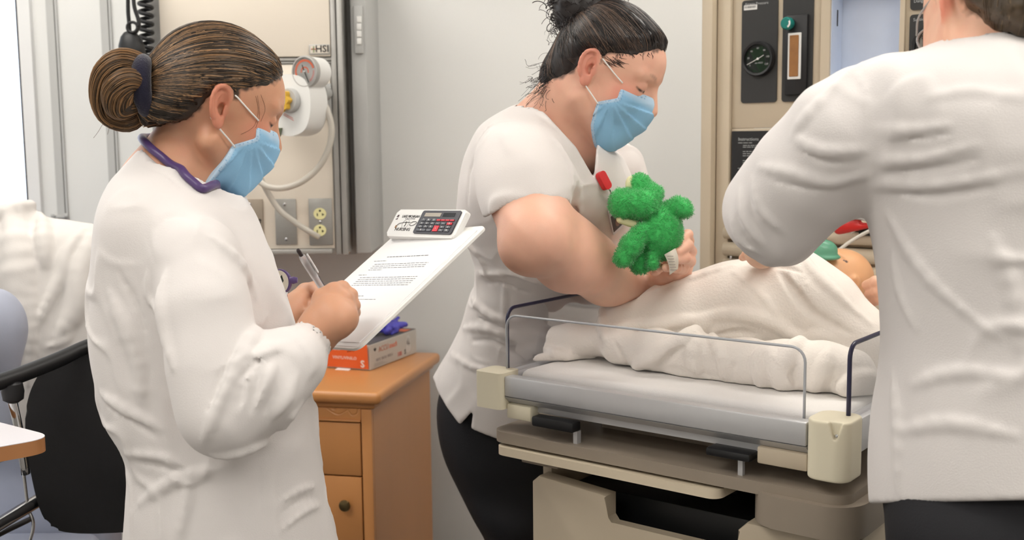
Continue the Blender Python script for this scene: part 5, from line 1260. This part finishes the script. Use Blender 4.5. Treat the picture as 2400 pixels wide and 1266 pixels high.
for pts, r in ((((1345, 470), (1352, 530), (1362, 590)), 9), (((1120, 665), (1180, 665), (1240, 690)), 7), (((1105, 730), (1160, 765), (1220, 775)), 7), (((1085, 800), (1150, 800), (1200, 830)), 7), (((1190, 640), (1193, 720), (1185, 800)), 2.5), (((1235, 272), (1285, 302), (1330, 352), (1370, 410)), 3), (((1260, 765), (1330, 778), (1400, 770)), 6), (((1130, 330), (1100, 400), (1095, 480)), 5), (((1022, 905), (1075, 960), (1085, 972)), 2.2)):
    fold(C2, base2, pts, r, Y=2.1, neg=True, inset=.3)
C2.disp(lambda P: vnoise(P*np.array((1, 1, .6)), 13)*.006+crinkle(P, 16, .0045, .07)+crinkle(P, 8, .008, .11, (1, 1, .55)))
# sleeve end plane and opening
q0, q1 = V(1130, 515, 1.9), V(1330, 470, 1.9); sp = np.cross(q1-q0, (0, 1., 0)); sp /= np.linalg.norm(sp); sp = sp if sp[2] < 0 else -sp
armc = V(1236, 490, 1.88)
slv = lambda P: s_cap(P, V(1205, 370, 1.95), V(1240, 560, 1.85), M_(104, 1.93), M_(104, 1.86))
C2.inter(lambda P: np.where(slv(P) < .002, (P-q0)@sp+.022*np.sin(np.clip((P[:, 0]-q0[0])/(q1[0]-q0[0]), 0, 1)*3.14), -1.), .002)
C2.sub(lambda P: s_cap(P, V(1225, 430, 1.92), V(1240, 540, 1.86), M_(80, 1.9), M_(80, 1.86)), .003)
# V neck opening
C2.sub(lambda P: s_cap(P, V(1275, 318, 2.075), V(1365, 190, 2.02), .0745, .07), .004)
vq = [V(1255, 240, 2.0), V(1300, 290, 2.0), V(1350, 345, 2.0), V(1392, 418, 2.0), V(1398, 345, 2.0), V(1405, 250, 2.0), V(1340, 200, 2.0)]; vpoly = [(a[0], a[2]) for a in vq]
C2.sub(lambda P: np.maximum(s_poly(P[:, 0]*2.0/P[:, 1], CAM_H+(P[:, 2]-CAM_H)*2.0/P[:, 1], vpoly), np.maximum(P[:, 1]-2.16, 1.8-P[:, 1])), .003)
# hem with side slit
hm = [V(1000, 895, 2.33), V(1080, 985, 2.33), V(1112, 945, 2.33), V(1106, 990, 2.33), V(1175, 1012, 2.33), V(1480, 1060, 2.33), V(1480, 1300, 2.33), V(980, 1300, 2.33)]; hpoly = [(a[0], a[2]) for a in hm]
C2.sub(lambda P: s_poly(P[:, 0], P[:, 2], hpoly), .003)
C2.inter(lambda P: ((P-W0_)@WR_)[:, 0]-.0015-2.0*np.maximum(0, P[:, 2]-1.066), .002)
sdf_obj('scrub_top', C2, (-.24, 1.72, .64), (.32, 2.64, 1.47), .0040, mScrub, p2_)
T2_ = Sdf(); T2_.add(loft([(880, 1050, 1370, 2.425, .135), (930, 1026, 1370, 2.425, .145), (990, 1024, 1370, 2.425, .148), (1060, 1040, 1365, 2.425, .145), (1130, 1070, 1355, 2.425, .135), (1200, 1105, 1345, 2.42, .15), (1266, 1140, 1335, 2.43, .14), (1400, 1190, 1380, 2.44, .12), (1620, 1215, 1370, 2.44, .105)], None), .01)
T2_.sub(lambda P: s_box(P, (V(1290, 1400, 2.43)[0], 2.44, .2), (.012, .3, .22), None, .01), .03)
T2_.disp(lambda P: vnoise(P*np.array((1, 1, .5)), 10)*.012)
T2_.inter(lambda P: .04-P[:, 2])
lo_ = V(1000, 1000, 2.31); sdf_obj('trousers', T2_, (lo_[0]-.07, 2.18, .02), (.27, 2.66, .90), .007, mTrou, p2_)
for sx_ in (1235, 1345):
    c = np.array((V(sx_, 1400, 2.43)[0], 2.45, 0)); T = Sdf(); fdir = np.array((.82, -.57, 0)); T.cap(c+(0, 0, .04)-fdir*.06, c+(0, 0, .032)+fdir*.13, .040, .034, .01); T.cap(c+(0, 0, .05), c+(0, 0, .09), .045, .04, .02); T.inter(lambda P: .001-P[:, 2]); sdf_obj('shoe', T, c-.24, c+.24, .006, mShoe, p2_)
tag(tube('finger_ring', [V(1610+6*math.cos(a), 612+10*math.sin(a), 1.968-.006*math.cos(a)) for a in np.linspace(0, 6.283, 15)], .0011, mat('gold', (190, 150, 90), .25, 1.), p2_, 6, 2))
# ================================================================ person at the right, back turned
mSkin3 = mat('skin_rosy', (232, 178, 152), .45, attr=True, var=.05, vscale=50, sss=.18, bump=.12, bscale=900)
p3_ = thing('person', 'person in long white lab coat seen from behind, bending over the warmer', 'person', np.array((V(2330, 900, 1.36)[0], 1.36, 0)))
H3 = Head((.004, .074, 0), V(2212, 26, 1.37), 94, 24, 0, 1.0)
def W3_body():
    S = Sdf(); S.add(H3.sdf, .001); S.cap(V(2302, 10, 1.40), V(2335, 130, 1.38), .058, .068, .03); S.cap(V(2272, 70, 1.41), V(2300, 150, 1.40), .042, .05, .03)
    S.cap(V(2090, 290, 1.36), V(2500, 290, 1.36), .04, .04, .03)
    S.chain([V(2320, 150, 1.37), V(2330, 500, 1.36), V(2340, 1000, 1.36)], [.07, .12, .13], .03)
    px_chain(S, ((2050, 300, 1.38, 55), (1830, 470, 1.48, 70), (1800, 560, 1.72, 40), (1785, 590, 1.86, 30), (1775, 592, 1.92, 26)), .03)
    px_chain(S, ((2500, 270, 1.36, 80), (2420, 600, 1.5, 60), (2200, 680, 1.85, 34), (2090, 690, 2.02, 30)), .03)
    return S
B3 = W3_body(); h3 = Sdf(); h3.ops = list(B3.ops)
for dx, dy, L_ in ((-16, 0, 26), (-4, 3, 32), (10, 6, 34), (24, 8, 28)):
    px_chain(h3, ((1778+dx, 594+dy*.4, 1.93, 13), (1778+dx+4, 602+dy*.4, 1.97, 11), (1780+dx+6, 612, 1.99, 9)), .006)
px_chain(h3, ((1770, 594, 1.92, 14), (1750, 598, 1.94, 11), (1740, 604, 1.96, 9)), .006)
for (x, y) in ((2030, 668), (2036, 690), (2046, 708)):
    px_chain(h3, ((2095, y+2, 2.02, 16), (x+22, y-8, 2.0, 13), (x, y, 2.03, 11)), .005)
g3 = [sdf_mesh(B3, V(2150, 160, 1.38)-(.02, .12, 0), H3.o+(.17, .16, .17), .0021), sdf_mesh(h3, V(1690, 660, 1.9)-(0, .16, 0), V(1860, 570, 1.9)+(0, .16, 0), .0025),
      sdf_mesh(h3, V(2015, 740, 2.0)-(0, .08, 0), V(2150, 630, 2.0)+(0, .1, 0), .0026), sdf_mesh(B3, V(1700, 1050, 1.6)-(.05, .4, 0), V(2560, 160, 1.6)+(.05, .5, 0), .010)]
v, f = join_geo([(relax(a, b, 1), b) for a, b in g3]); sk = skin_col(H3, (234, 184, 156), (80, 60, 46), (150, 110, 86), (230, 110, 90))
mesh('body', v, f, mSkin3, p3_, True, sk(v)); make_mask(H3, 1, p3_, mMask, mLoop)
POLY3 = HAIR_POLY[:8]+[(-.030, -.03), (-.044, -.056), (-.068, -.078), (-.13, -.082)]+HAIR_POLY[12:]
hl3 = hair_local(.010, POLY3); cH = H3.w((-.01, 0, .04))
hb3 = sdf_obj('hair', lambda P: hl3(H3.loc(P))*H3.sc+(vnoise(P, 80))*.003, cH-.17, cH+.17, .003, mHair, p3_, lambda v: np.tile(np.array(lin((74, 60, 44))), (len(v), 1))*(1+.6*vnoise(v, 90))[:, None])
scalp_strands('hair_strands', H3, hl3, (-.06, 0, .15), 1600, (70, 56, 40), (158, 132, 100), mHair, hb3, 4, POLY3, rad=(.0004, .0009), hi=.35, wob=.05)
gm = glass_mat('spectacle_plastic', (245, 246, 248), .5)
glf = thing('eyeglasses', 'clear rimmed eyeglasses worn by the person bending over the warmer', 'glasses', H3.w((.1, 0, .02)))
for sg in (-1, 1):
    tube('lens_rim', [H3.w((.112-.012*abs(math.sin(a/2))**2*.3, sg*(.034+.025*math.cos(a)), .018+.020*math.sin(a))) for a in np.linspace(0, 6.283, 21)], .0016, mat('clear_frame', (190, 190, 190), .2, trans=.4), glf, 8, 2)
    if sg: prism('lens', circ(0, 0, .024, .019, 24), 0, .001, gm, glf, frame(H3.w((.111, sg*.034, .018)), H3.R[:, 1], H3.R[:, 2], H3.R[:, 0]))
    tube('temple_arm', [H3.w((x, sg*y, z)) for x, y, z in ((.109, .060, .026), (.06, .077, .026), (.0, .079, .024), (-.015, .082, .016))], .0014, bpy.data.materials['clear_frame'], glf, 8)
tube('bridge', [H3.w((.114, y, .025)) for y in (-.01, 0, .01)], .0014, bpy.data.materials['clear_frame'], glf, 8)
C3 = Sdf()
C3.add(loft([(62, 2290, 2380, 1.37, .035), (80, 2245, 2440, 1.36, .05), (112, 2170, 2500, 1.345, .07), (145, 2080, 2560, 1.34, .09), (190, 2030, 2600, 1.345, .12), (260, 2010, 2625, 1.35, .145), (350, 2012, 2635, 1.36, .16), (460, 2046, 2630, 1.36, .155), (600, 2068, 2620, 1.36, .155), (780, 2082, 2615, 1.36, .155), (880, 2078, 2620, 1.36, .16), (1000, 2066, 2640, 1.36, .165), (1120, 2062, 2660, 1.36, .17), (1260, 2066, 2680, 1.36, .175)], None), .01)
px_chain(C3, ((2055, 250, 1.37, 92), (1985, 310, 1.38, 122), (1890, 410, 1.42, 118), (1815, 492, 1.46, 106)), .03)
px_chain(C3, ((1815, 492, 1.46, 106), (1822, 520, 1.60, 84), (1815, 560, 1.78, 52), (1795, 585, 1.86, 40)), .03)
px_chain(C3, ((2520, 270, 1.37, 95), (2440, 600, 1.5, 80), (2230, 680, 1.82, 45)), .03)
px_chain(C3, ((1880, 345, 1.42, 30), (1975, 318, 1.36, 28)), .02); px_chain(C3, ((1800, 410, 1.45, 30), (1870, 395, 1.40, 26)), .02); px_chain(C3, ((1990, 195, 1.38, 26), (2040, 200, 1.35, 30)), .02)
base3 = Sdf(); base3.ops = list(C3.ops)
for pts, r, ins in ((((2000, 168), (2030, 215), (2042, 300), (2046, 410)), 7, .4), (((2060, 300), (2130, 306), (2230, 292)), 12, .5), (((2060, 372), (2160, 372), (2290, 340)), 14, .5), (((2060, 425), (2200, 432), (2390, 400)), 16, .55), (((2090, 500), (2140, 590), (2220, 690), (2340, 790)), 16, .72), (((2100, 600), (2118, 680), (2150, 770)), 14, .75),
                    (((1862, 322), (1930, 352), (2030, 350)), 15, .4), (((1782, 392), (1860, 405), (1950, 425), (2030, 400)), 16, .45), (((1735, 445), (1745, 510), (1780, 570)), 14, .45), (((1765, 420), (1785, 490), (1830, 540)), 14, .45), (((1712, 500), (1735, 560), (1775, 592)), 12, .45), (((1990, 180), (1900, 270), (1865, 310)), 14, .5),
                    (((2150, 900), (2250, 870), (2390, 880)), 20, .8), (((2120, 1010), (2240, 990), (2380, 1020)), 20, .8), (((2330, 560), (2380, 700), (2400, 860)), 24, .82), (((2100, 880), (2112, 1000), (2108, 1150)), 16, .75), (((2180, 230), (2280, 215), (2390, 235)), 14, .65)):
    fold(C3, base3, pts, r, Y=1.25, inset=ins)
for pts, r in ((((2040, 250), (2052, 340), (2054, 430), (2046, 465)), 4), (((2062, 320), (2140, 325), (2230, 312)), 8), (((2060, 395), (2180, 398), (2300, 370)), 9), (((2062, 448), (2200, 460), (2380, 430)), 9), (((1870, 345), (1940, 380), (2020, 378)), 9), (((1800, 420), (1880, 440), (1970, 450)), 8), (((1755, 450), (1765, 520), (1800, 575)), 8), (((1722, 480), (1735, 540), (1765, 588)), 7), (((2050, 1158), (2200, 1160), (2400, 1155)), 2.2), (((2084, 880), (2078, 1000), (2076, 1150)), 2.2)):
    fold(C3, base3, pts, r, Y=1.25, neg=True, inset=.3)
C3.disp(lambda P: vnoise(P*np.array((1, 1, .6)), 12)*.006+crinkle(P, 16, .0045, .07)+crinkle(P, 8, .008, .11, (1, 1, .55)))
C3.sub(lambda P: s_cap(P, V(2320, 120, 1.37), V(2270, -60, 1.41), .070, .066), .004)
hq0, hq1, hq2 = V(2040, 1180, 1.22), V(2400, 1172, 1.22), V(2040, 1180, 1.40); hn = np.cross(hq1-hq0, hq2-hq0); hn /= np.linalg.norm(hn); hn = hn if hn[2] < 0 else -hn
C3.inter(lambda P: (P-hq0)@hn, .002)
sdf_obj('lab_coat', C3, (.22, 1.12, hq2[2]-.06), (.80, 1.98, 1.53), .0040, mLab, p3_)
shoes_and_legs(p3_, (V(2360, 900, 1.36)[0], 1.37, .92), (V(2360, 900, 1.36)[0]+.0, 1.37), 140, 1.0, .105)
# ---------------------------------------------------------------- clipboard
mBoard = mat('white_board', (232, 230, 226), .3, var=.01); mPaper = mat('printed_paper', (228, 227, 227), .7, var=.01); mInkGrey = mat('printed_text', (92, 92, 100), .7); mCalc = mat('calculator_face', (58, 58, 66), .4, var=.05)
cb = thing('clipboard', 'white clipboard with calculator clip and printed form in the writing student\'s hands', 'clipboard', bO)
prism('board', rrect(0, 0, BWID, BLEN, .012), -.004, 0, mBoard, cb, BM, .001)
prism('paper', rrect(.006, .012, BWID-.010, BLEN-.012, .001, 1), .0004, .0012, mPaper, cb, BM)
pb_ = cb.children[-1]
prism('under_sheet', rrect(.010, .004, BWID-.006, BLEN-.02, .001, 1), .0001, .0004, mPaper, cb, BM)
bm = bmesh.new(); rr = random.Random(3)
def wline(v, u0, u1, h=.0011):
    u = u0
    while u < u1:
        w = rr.uniform(.003, .011); w = min(w, u1-u)
        q = [bm.verts.new((a, b, .0014)) for a, b in ((u, v), (u+w, v), (u+w, v+h), (u, v+h))]; bm.faces.new(q); u += w+.0018
TOPV = BLEN-.075
wline(TOPV, .055, .165, .0016); wline(TOPV-.010, .030, .065)
for i in range(3): wline(TOPV-.019-.005*i, .042, .185)
wline(TOPV-.034, .042, .08); wline(TOPV-.047, .030, .052)
for i in range(5): wline(TOPV-.054-.005*i, .042, .195)
wline(TOPV-.092, .030, .05); wline(TOPV-.101, .034, .11); wline(TOPV-.109, .034, .15); wline(TOPV-.118, .034, .046); wline(TOPV-.128, .034, .042)
bm.transform(BM); pt = bmobj('printed_lines', bm, mInkGrey, pb_); pt['kind'] = 'stuff'
# calculator clip
cW = np.array((.66, -.74, .035)); cW /= np.linalg.norm(cW); cC = np.array((.024, .028, .052)); cC -= cW*(cC@cW); cC /= np.linalg.norm(cC); cN = np.cross(cW, cC)
c0 = bP(912, 568)+bN*.013
# width and height from the pixels of the corners on that plane
def cP(x, y): d = ray(x, y); return CC+d*(((c0-CC)@cN)/(d@cN))
CWD = float((cP(1056, 573)-c0)@cW); CHT = float((cP(948, 491)-c0)@cC); print('clip', CWD, CHT)
KM = frame(c0, cW, cC, cN)
clp = prism('clip', rrect(0, 0, CWD, CHT, .006), -.010, 0, mWhite, cb, KM, .003, 3)
fx0, fx1, fy0, fy1 = CWD*.405, CWD*.95, CHT*.115, CHT*.94
fc = prism('calculator', rrect(fx0, fy0, fx1, fy1, .004), .0002, .0022, mCalc, clp, KM, .0006)
fw_, fh_ = fx1-fx0, fy1-fy0
def kbox(name, u0, u1, v0, v1, z0, z1, m, parent): return box(name, (fx0+fw_*u0, fy1-fh_*v1, z0), (fx0+fw_*u1, fy1-fh_*v0, z1), m, parent, 0, 1, KM)
# the calculator is a part of the clip's thing, its keys are its pieces
kbox('display', .10, .52, .11, .27, .0023, .0026, mat('lcd', (168, 160, 148), .3), fc); kbox('solar_cell', .58, .88, .11, .27, .0023, .0026, mat('solar', (22, 24, 32), .2), fc)
mKey = mat('grey_key', (92, 94, 100), .5); mKeyR = mat('red_key', (206, 52, 66), .5)
def key(u, v, w, h, t, m):
    kk = kbox('key', u-w/2, u+w/2, v-h/2, v+h/2, .0023, .0036, m, fc)
    if t: text('key_label', t, .0048, KM @ Matrix.Translation((fx0+fw_*u, fy1-fh_*v, .0038)), mWhite, kk)
for j, (v_, row) in enumerate(((.43, '789'), (.575, '456'), (.72, '123'))):
    for i, t in enumerate(row): key(.14+.14*i, v_, .115, .095, t, mKey)
for i in range(4): key(.54+.115*i, .43, .095, .06, '', mKeyR)
key(.56, .575, .115, .095, '-', mKey); key(.70, .575, .115, .095, '\u00f7', mKey); key(.86, .575, .125, .095, '%', mKeyR)
key(.57, .79, .125, .24, '+', mKeyR); key(.715, .72, .115, .095, 'x', mKey); key(.865, .72, .115, .095, '\u221a', mKey)
key(.20, .865, .24, .095, '0', mKey); key(.405, .865, .115, .095, '.', mKey); key(.715, .865, .115, .095, '=', mKey); key(.865, .865, .115, .095, 'M', mKey)
def kt(s, u, v, h, m=mInk, **k): return text('clip_lettering', s, h, KM @ Matrix.Translation((CWD*u, CHT*v, .0003)), m, clp, **k)
kt('LAKE MICHIGAN', .245, .735, .0066, xs=.95); kt('C O L L E G E', .25, .650, .0034, xs=1.3, m=mInkGrey); kt('NURSING', .215, .255, .0080, xs=1.2)
for q in (((.030, .71), (.060, .71), (.060, .79), (.042, .79)), ((.030, .62), (.060, .68), (.060, .62))):
    prism('clip_emblem', [(CWD*a, CHT*b) for a, b in q], .0002, .0005, mat('emblem_maroon', (60, 26, 36), .5), clp, KM)
def kcurve(pts, r): tube('clip_emblem', [KM @ Vector((CWD*a, CHT*b, .0006)) for a, b in pts], r, mInk, clp, 6, 5)
kcurve(((.10, .38), (.12, .46), (.17, .50), (.24, .52), (.30, .50)), .0004); kcurve(((.30, .50), (.33, .55), (.38, .52), (.35, .42), (.30, .40), (.29, .46)), .0004); kcurve(((.22, .54), (.225, .44), (.22, .36)), .0005)
tube('clip_emblem', [KM @ Vector((CWD*.22+.0085*math.cos(a), CHT*.46+.0085*math.sin(a), .0005)) for a in np.linspace(0, 6.283, 25)], .0002, mInkGrey, clp, 4, 1)
prism('clip_emblem', circ(CWD*.095, CHT*.35, .0022, .003, 14), .0003, .0007, mat('emblem_bronze', (150, 110, 70), .4), clp, KM)
# ---------------------------------------------------------------- pen
pt0 = bP(800, 748)+bN*.002; pe = V(702, 592, pt0[1]-.085); pax = pe-pt0; pl = np.linalg.norm(pax); pax /= pl
pen = thing('ballpoint_pen', 'clear retractable ballpoint pen with black refill in the student\'s hand', 'pen', pt0)
pu = np.cross(pax, (0, 1., 0)); pu /= np.linalg.norm(pu); PM = frame(pt0, pu, np.cross(pax, pu), pax)
mClear = mat('clear_barrel', (226, 224, 226), .12, var=.02, trans=.55, ior=1.3)
lathe('pen_tip', [(.0006, 0), (.0022, .006), (.0036, .016)], mat('dark_tip', (50, 48, 50), .4), PM, pen, 14)
lathe('barrel', [(.0038, .016), (.0046, .03), (.0046, pl-.058), (.0052, pl-.05), (.0055, pl-.02), (.0046, pl-.008), (.0036, pl-.006)], mClear, PM, pen, 18)
lathe('ink_refill', [(.0020, .02), (.0020, pl-.055)], mat('refill_dark', (60, 44, 46), .4), PM @ Matrix.Translation((-.0032, -.0032, 0)), pen, 10)
lathe('inner_mechanism', [(.0022, pl-.048), (.0040, pl-.040), (.0040, pl-.026), (.0020, pl-.020)], mat('mechanism_green', (66, 78, 62), .4), PM @ Matrix.Translation((-.0016, -.0016, 0)), pen, 12)
lathe('push_button', [(.0030, pl-.006), (.0030, pl+.004), (.0020, pl+.006)], mat('button_dark', (52, 44, 46), .4), PM, pen, 12)
box('pen_clip', (-.0088, -.0025, pl-.045), (-.0066, .0025, pl-.008), mClear, pen, .0008, 2, PM)
# ---------------------------------------------------------------- stethoscope
mPurple = mat('purple_tubing', (82, 62, 110), .35, var=.05)
sth = thing('stethoscope', 'purple stethoscope hanging around the neck of the writing student', 'stethoscope', V(420, 400, 1.58))
U1 = Sdf(); U1.add(C1, .001); U1.add(B1, .001)
sp_ = [V(352, 322, 1.665), V(343, 331, 1.635)]+[U1.hit(x, y)-(0, .0065, 0) for x, y in ((352, 343), (372, 360), (400, 384), (432, 411), (460, 434), (482, 452))]+[V(505, 480, 1.68)]
tube('tubing', push_out(U1, sp_[:-1]+[V(500, 484, 1.625), V(518, 508, 1.665)], .0055), .0062, mPurple, sth, 14, 5, False)
U1.add(hr, .001)
cpc = V(655, 661, 1.72)
tube('tubing', push_out(U1, [V(518, 508, 1.665), V(552, 545, 1.70), V(590, 575, 1.735), V(615, 604, 1.74), V(628, 628, 1.733), V(636, 640, 1.726)], .0045), .005, mPurple, sth, 10, 5, False)
tube('tubing', push_out(U1, [V(668, 690, 1.724), V(662, 700, 1.722), V(652, 706, 1.722)], .0045), .005, mPurple, sth, 10, 5, False)
CPM = frame(cpc, (.96, -.2, .1), (-.08, .1, .99), (-.22, -.97, .08))
cp = lathe('chestpiece', [(.012, -.008), (.0185, -.007), (.0205, -.002), (.0200, .003), (.0170, .004)], mPurple, CPM, sth, 32)
cf = prism('diaphragm', circ(0, 0, .0172, .0185, 32), .003, .0046, mat('cream_diaphragm', (214, 206, 190), .4), cp, CPM)
prism('diaphragm_print', [(a*.012, b*.012) for a, b in ((-.5, -.9), (.4, -.9), (.5, -.3), (.8, .1), (.6, .9), (.2, .5), (-.3, .6), (-.7, .9), (-.9, .2), (-.6, -.1))], .0047, .0049, mat('dark_green_print', (44, 52, 44), .5), cf, CPM)
prism('diaphragm_print', [(.004+a*.003, -.003+b*.003) for a, b in ((-.9, .3), (-.3, .5), (0, 1), (.3, .5), (.9, .3), (.5, -.9), (-.5, -.9))], .0050, .0052, mRed, cf, CPM)
lathe('stem', [(.005, 0), (.006, .006), (.004, .012)], mPurple, frame(V(679, 657, 1.715), (0, 1, 0), (0, 0, 1), (1, 0, 0)), cp, 14)
tube('stem_clip', [V(672, 685, 1.715), V(668, 696, 1.713), V(660, 700, 1.715)], .0025, mChrome, cp, 8)
# ---------------------------------------------------------------- green plush frog
mPlush = mat('green_plush', (72, 190, 100), .95, var=.14, vscale=120, sheen=.6); mPlushFur = mat('green_pile', (72, 190, 100), .95, var=.18, vscale=200, sheen=.7)
mPale = mat('pale_plush', (226, 222, 178), .9)
fr_ = thing('plush_frog', 'bright green plush frog held against the scrub top', 'plush toy', V(1540, 620, 2.0))
Fg = Sdf(); fy = 1.93
Fg.ell(V(1545, 545, fy), (M_(54, fy), M_(50, fy), M_(66, fy)), k=.008)
Fg.ell(V(1500, 478, fy-.01), (M_(48, fy), M_(44, fy), M_(36, fy)), k=.006)
Fg.ell(V(1462, 478, fy-.005), (M_(34, fy), M_(36, fy), M_(36, fy)), k=.006)
px_chain(Fg, ((1503, 462, fy, 30), (1500, 432, fy, 24)), .006); Fg.ell(V(1520, 455, fy), (M_(34, fy), M_(34, fy), M_(26, fy)), k=.008)
px_chain(Fg, ((1565, 490, fy, 18), (1590, 486, fy-.01, 21), (1603, 490, fy-.015, 20)), .006)
px_chain(Fg, ((1508, 540, fy-.02, 20), (1480, 575, fy-.03, 24), (1462, 605, fy-.03, 22)), .005)
px_chain(Fg, ((1520, 590, fy, 24), (1500, 615, fy, 26)), .006); px_chain(Fg, ((1528, 600, fy-.02, 14), (1530, 618, fy-.025, 14)), .005)
seam = ((1512, 472), (1540, 472), (1552, 466)); fold(Fg, Fg, [(1478, 505), (1500, 520), (1495, 540)], 3, Y=fy, neg=True) if False else None
Fg.disp(lambda P: vnoise(P, 130)*.0035)
flo, fhi = V(1410, 660, fy)-(0, .09, 0), V(1640, 395, fy)+(0, .09, 0)
v, f = sdf_mesh(Fg, flo, fhi, .0024); fo = mesh('frog_body', v, f, mPlush, fr_)
nv = np.zeros_like(v); fn = np.cross(v[f[:, 1]]-v[f[:, 0]], v[f[:, 3]]-v[f[:, 0]])
for k in range(4): np.add.at(nv, f[:, k], fn)
nv /= np.linalg.norm(nv, axis=1)[:, None]+1e-12
rs = np.random.RandomState(2); ii = rs.choice(len(v), 26000); p = v[ii]+rs.normal(size=(26000, 3))*.0012; d = nv[ii]+rs.normal(size=(26000, 3))*.45; d /= np.linalg.norm(d, axis=1)[:, None]
a = np.cross(d, rs.normal(size=d.shape)); a /= np.linalg.norm(a, axis=1)[:, None]; b = np.cross(d, a); L_ = rs.uniform(.0025, .0048, (26000, 1)); w_ = .00055
vv = np.stack([p+a*w_, p-a*w_*.5+b*w_*.87, p-a*w_*.5-b*w_*.87, p+d*L_], 1).reshape(-1, 3); bs = np.arange(26000)*4
mesh('frog_pile', vv, np.vstack([np.stack([bs+i, bs+j, bs+3], 1) for i, j in ((0, 1), (1, 2), (2, 0))]), mPlushFur, fr_)['kind'] = 'stuff'
S = Sdf(); ey_ = V(1479, 432, fy+.005); S.ell(ey_, (.010, .014, .015), k=.003); sdf_obj('frog_eye', S, ey_-.03, ey_+.03, .002, mPale, fr_)
S = Sdf(); ms = V(1470, 518, fy-.012); S.cap(V(1455, 514, fy-.012), V(1490, 526, fy-.012), .008, .008, .004); sdf_obj('frog_mouth', S, ms-.04, ms+.04, .002, mPale, fr_)
tg = [Fg.hit(1556, 598)-(0, .004, 0), Fg.hit(1584, 584)-(0, .004, 0)]
tg2 = [V(1570, 642, tg[0][1]-.008), V(1590, 606, tg[0][1]-.008), V(1587, 632, tg[0][1]-.012)]
n = 7; vs_ = []
for i in range(n):
    t = i/(n-1); bend = -.004*math.sin(t*3.14)
    for (x0, y0), (x1, y1) in (((1557, 597), (1569, 645)), ((1583, 582), (1589, 630))): vs_.append(V(x0+(x1-x0)*t+4*math.sin(t*3.1), y0+(y1-y0)*t, tg[0][1]-.008+bend))
vs2 = [q+(0, .0006, 0) for q in vs_]; m_ = len(vs_); fs_ = []
for i in range(n-1):
    a_, b_, c_, d_ = 2*i, 2*i+1, 2*i+3, 2*i+2; fs_ += [(a_, b_, c_, d_), (a_+m_, d_+m_, c_+m_, b_+m_), (a_, d_, d_+m_, a_+m_), (b_, b_+m_, c_+m_, c_)]
tgo = mesh('care_tag', vs_+vs2, fs_, mat('cream_tag', (226, 218, 204), .8), fr_); tgo['label'] = 'cream cloth care tag'
for i in range(6):
    y = 600+6.5*i; box('tag_print', V(1564+i*1.4, y+1.2, tg[0][1]-.0135), V(1578+i*1.6, y-.2, tg[0][1]-.0130), mat('tag_ink', (150, 140, 132), .7) if i == 0 else bpy.data.materials['tag_ink'], tgo)
# ---------------------------------------------------------------- ID badge on a reel
bh = C2.hit(1410, 425); ba = thing('id_badge', 'photo identity badge on a red clip reel on the scrub neckline', 'badge', bh)
def on_scrub(x, y, roll, off):
    q = C2.hit(x, y); n_ = grad(C2, q[None])[0]; r_ = np.array((math.cos(roll), 0, math.sin(roll))); r_ -= n_*(r_@n_); r_ /= np.linalg.norm(r_); return frame(q+n_*off, r_, np.cross(n_, r_), n_)
RM = on_scrub(1410, 425, math.radians(28), .0045); KB = on_scrub(1446, 506, math.radians(16), .003)
mRedP = mat('red_reel', (206, 44, 48), .35, var=.05)
prism('reel', rrect(-.009, -.017, .009, .017, .007, 6), -.004, .006, mRedP, ba, RM, .002, 3)
tube('badge_strap', push_out(C2, [RM @ Vector((0, -.016, .001)), RM @ Vector((.001, -.023, .003)), KB @ Vector((-.007, .031, .002))], .002), .0016, mChrome, ba, 8, 1, False)
cd_ = prism('badge_card', rrect(-.020, -.036, .024, .036, .002), -.001, .0008, mat('badge_white', (214, 214, 218), .3), ba, KB)
prism('badge_slot', rrect(-.013, .028, -.002, .033, .001), .0009, .0014, mWhite, cd_, KB)
prism('badge_photo', rrect(-.018, -.028, .022, .018, .001, 1), .0009, .0012, mat('badge_dark', (52, 50, 52), .35), cd_, KB)
prism('badge_photo', circ(-.004, -.010, .006, .012, 16), .0013, .0015, mat('badge_brown', (120, 92, 76), .4), cd_, KB)
prism('badge_photo', rrect(.004, -.028, .022, -.018, .001, 1), .0013, .0015, mat('badge_blue', (110, 128, 160), .4), cd_, KB)
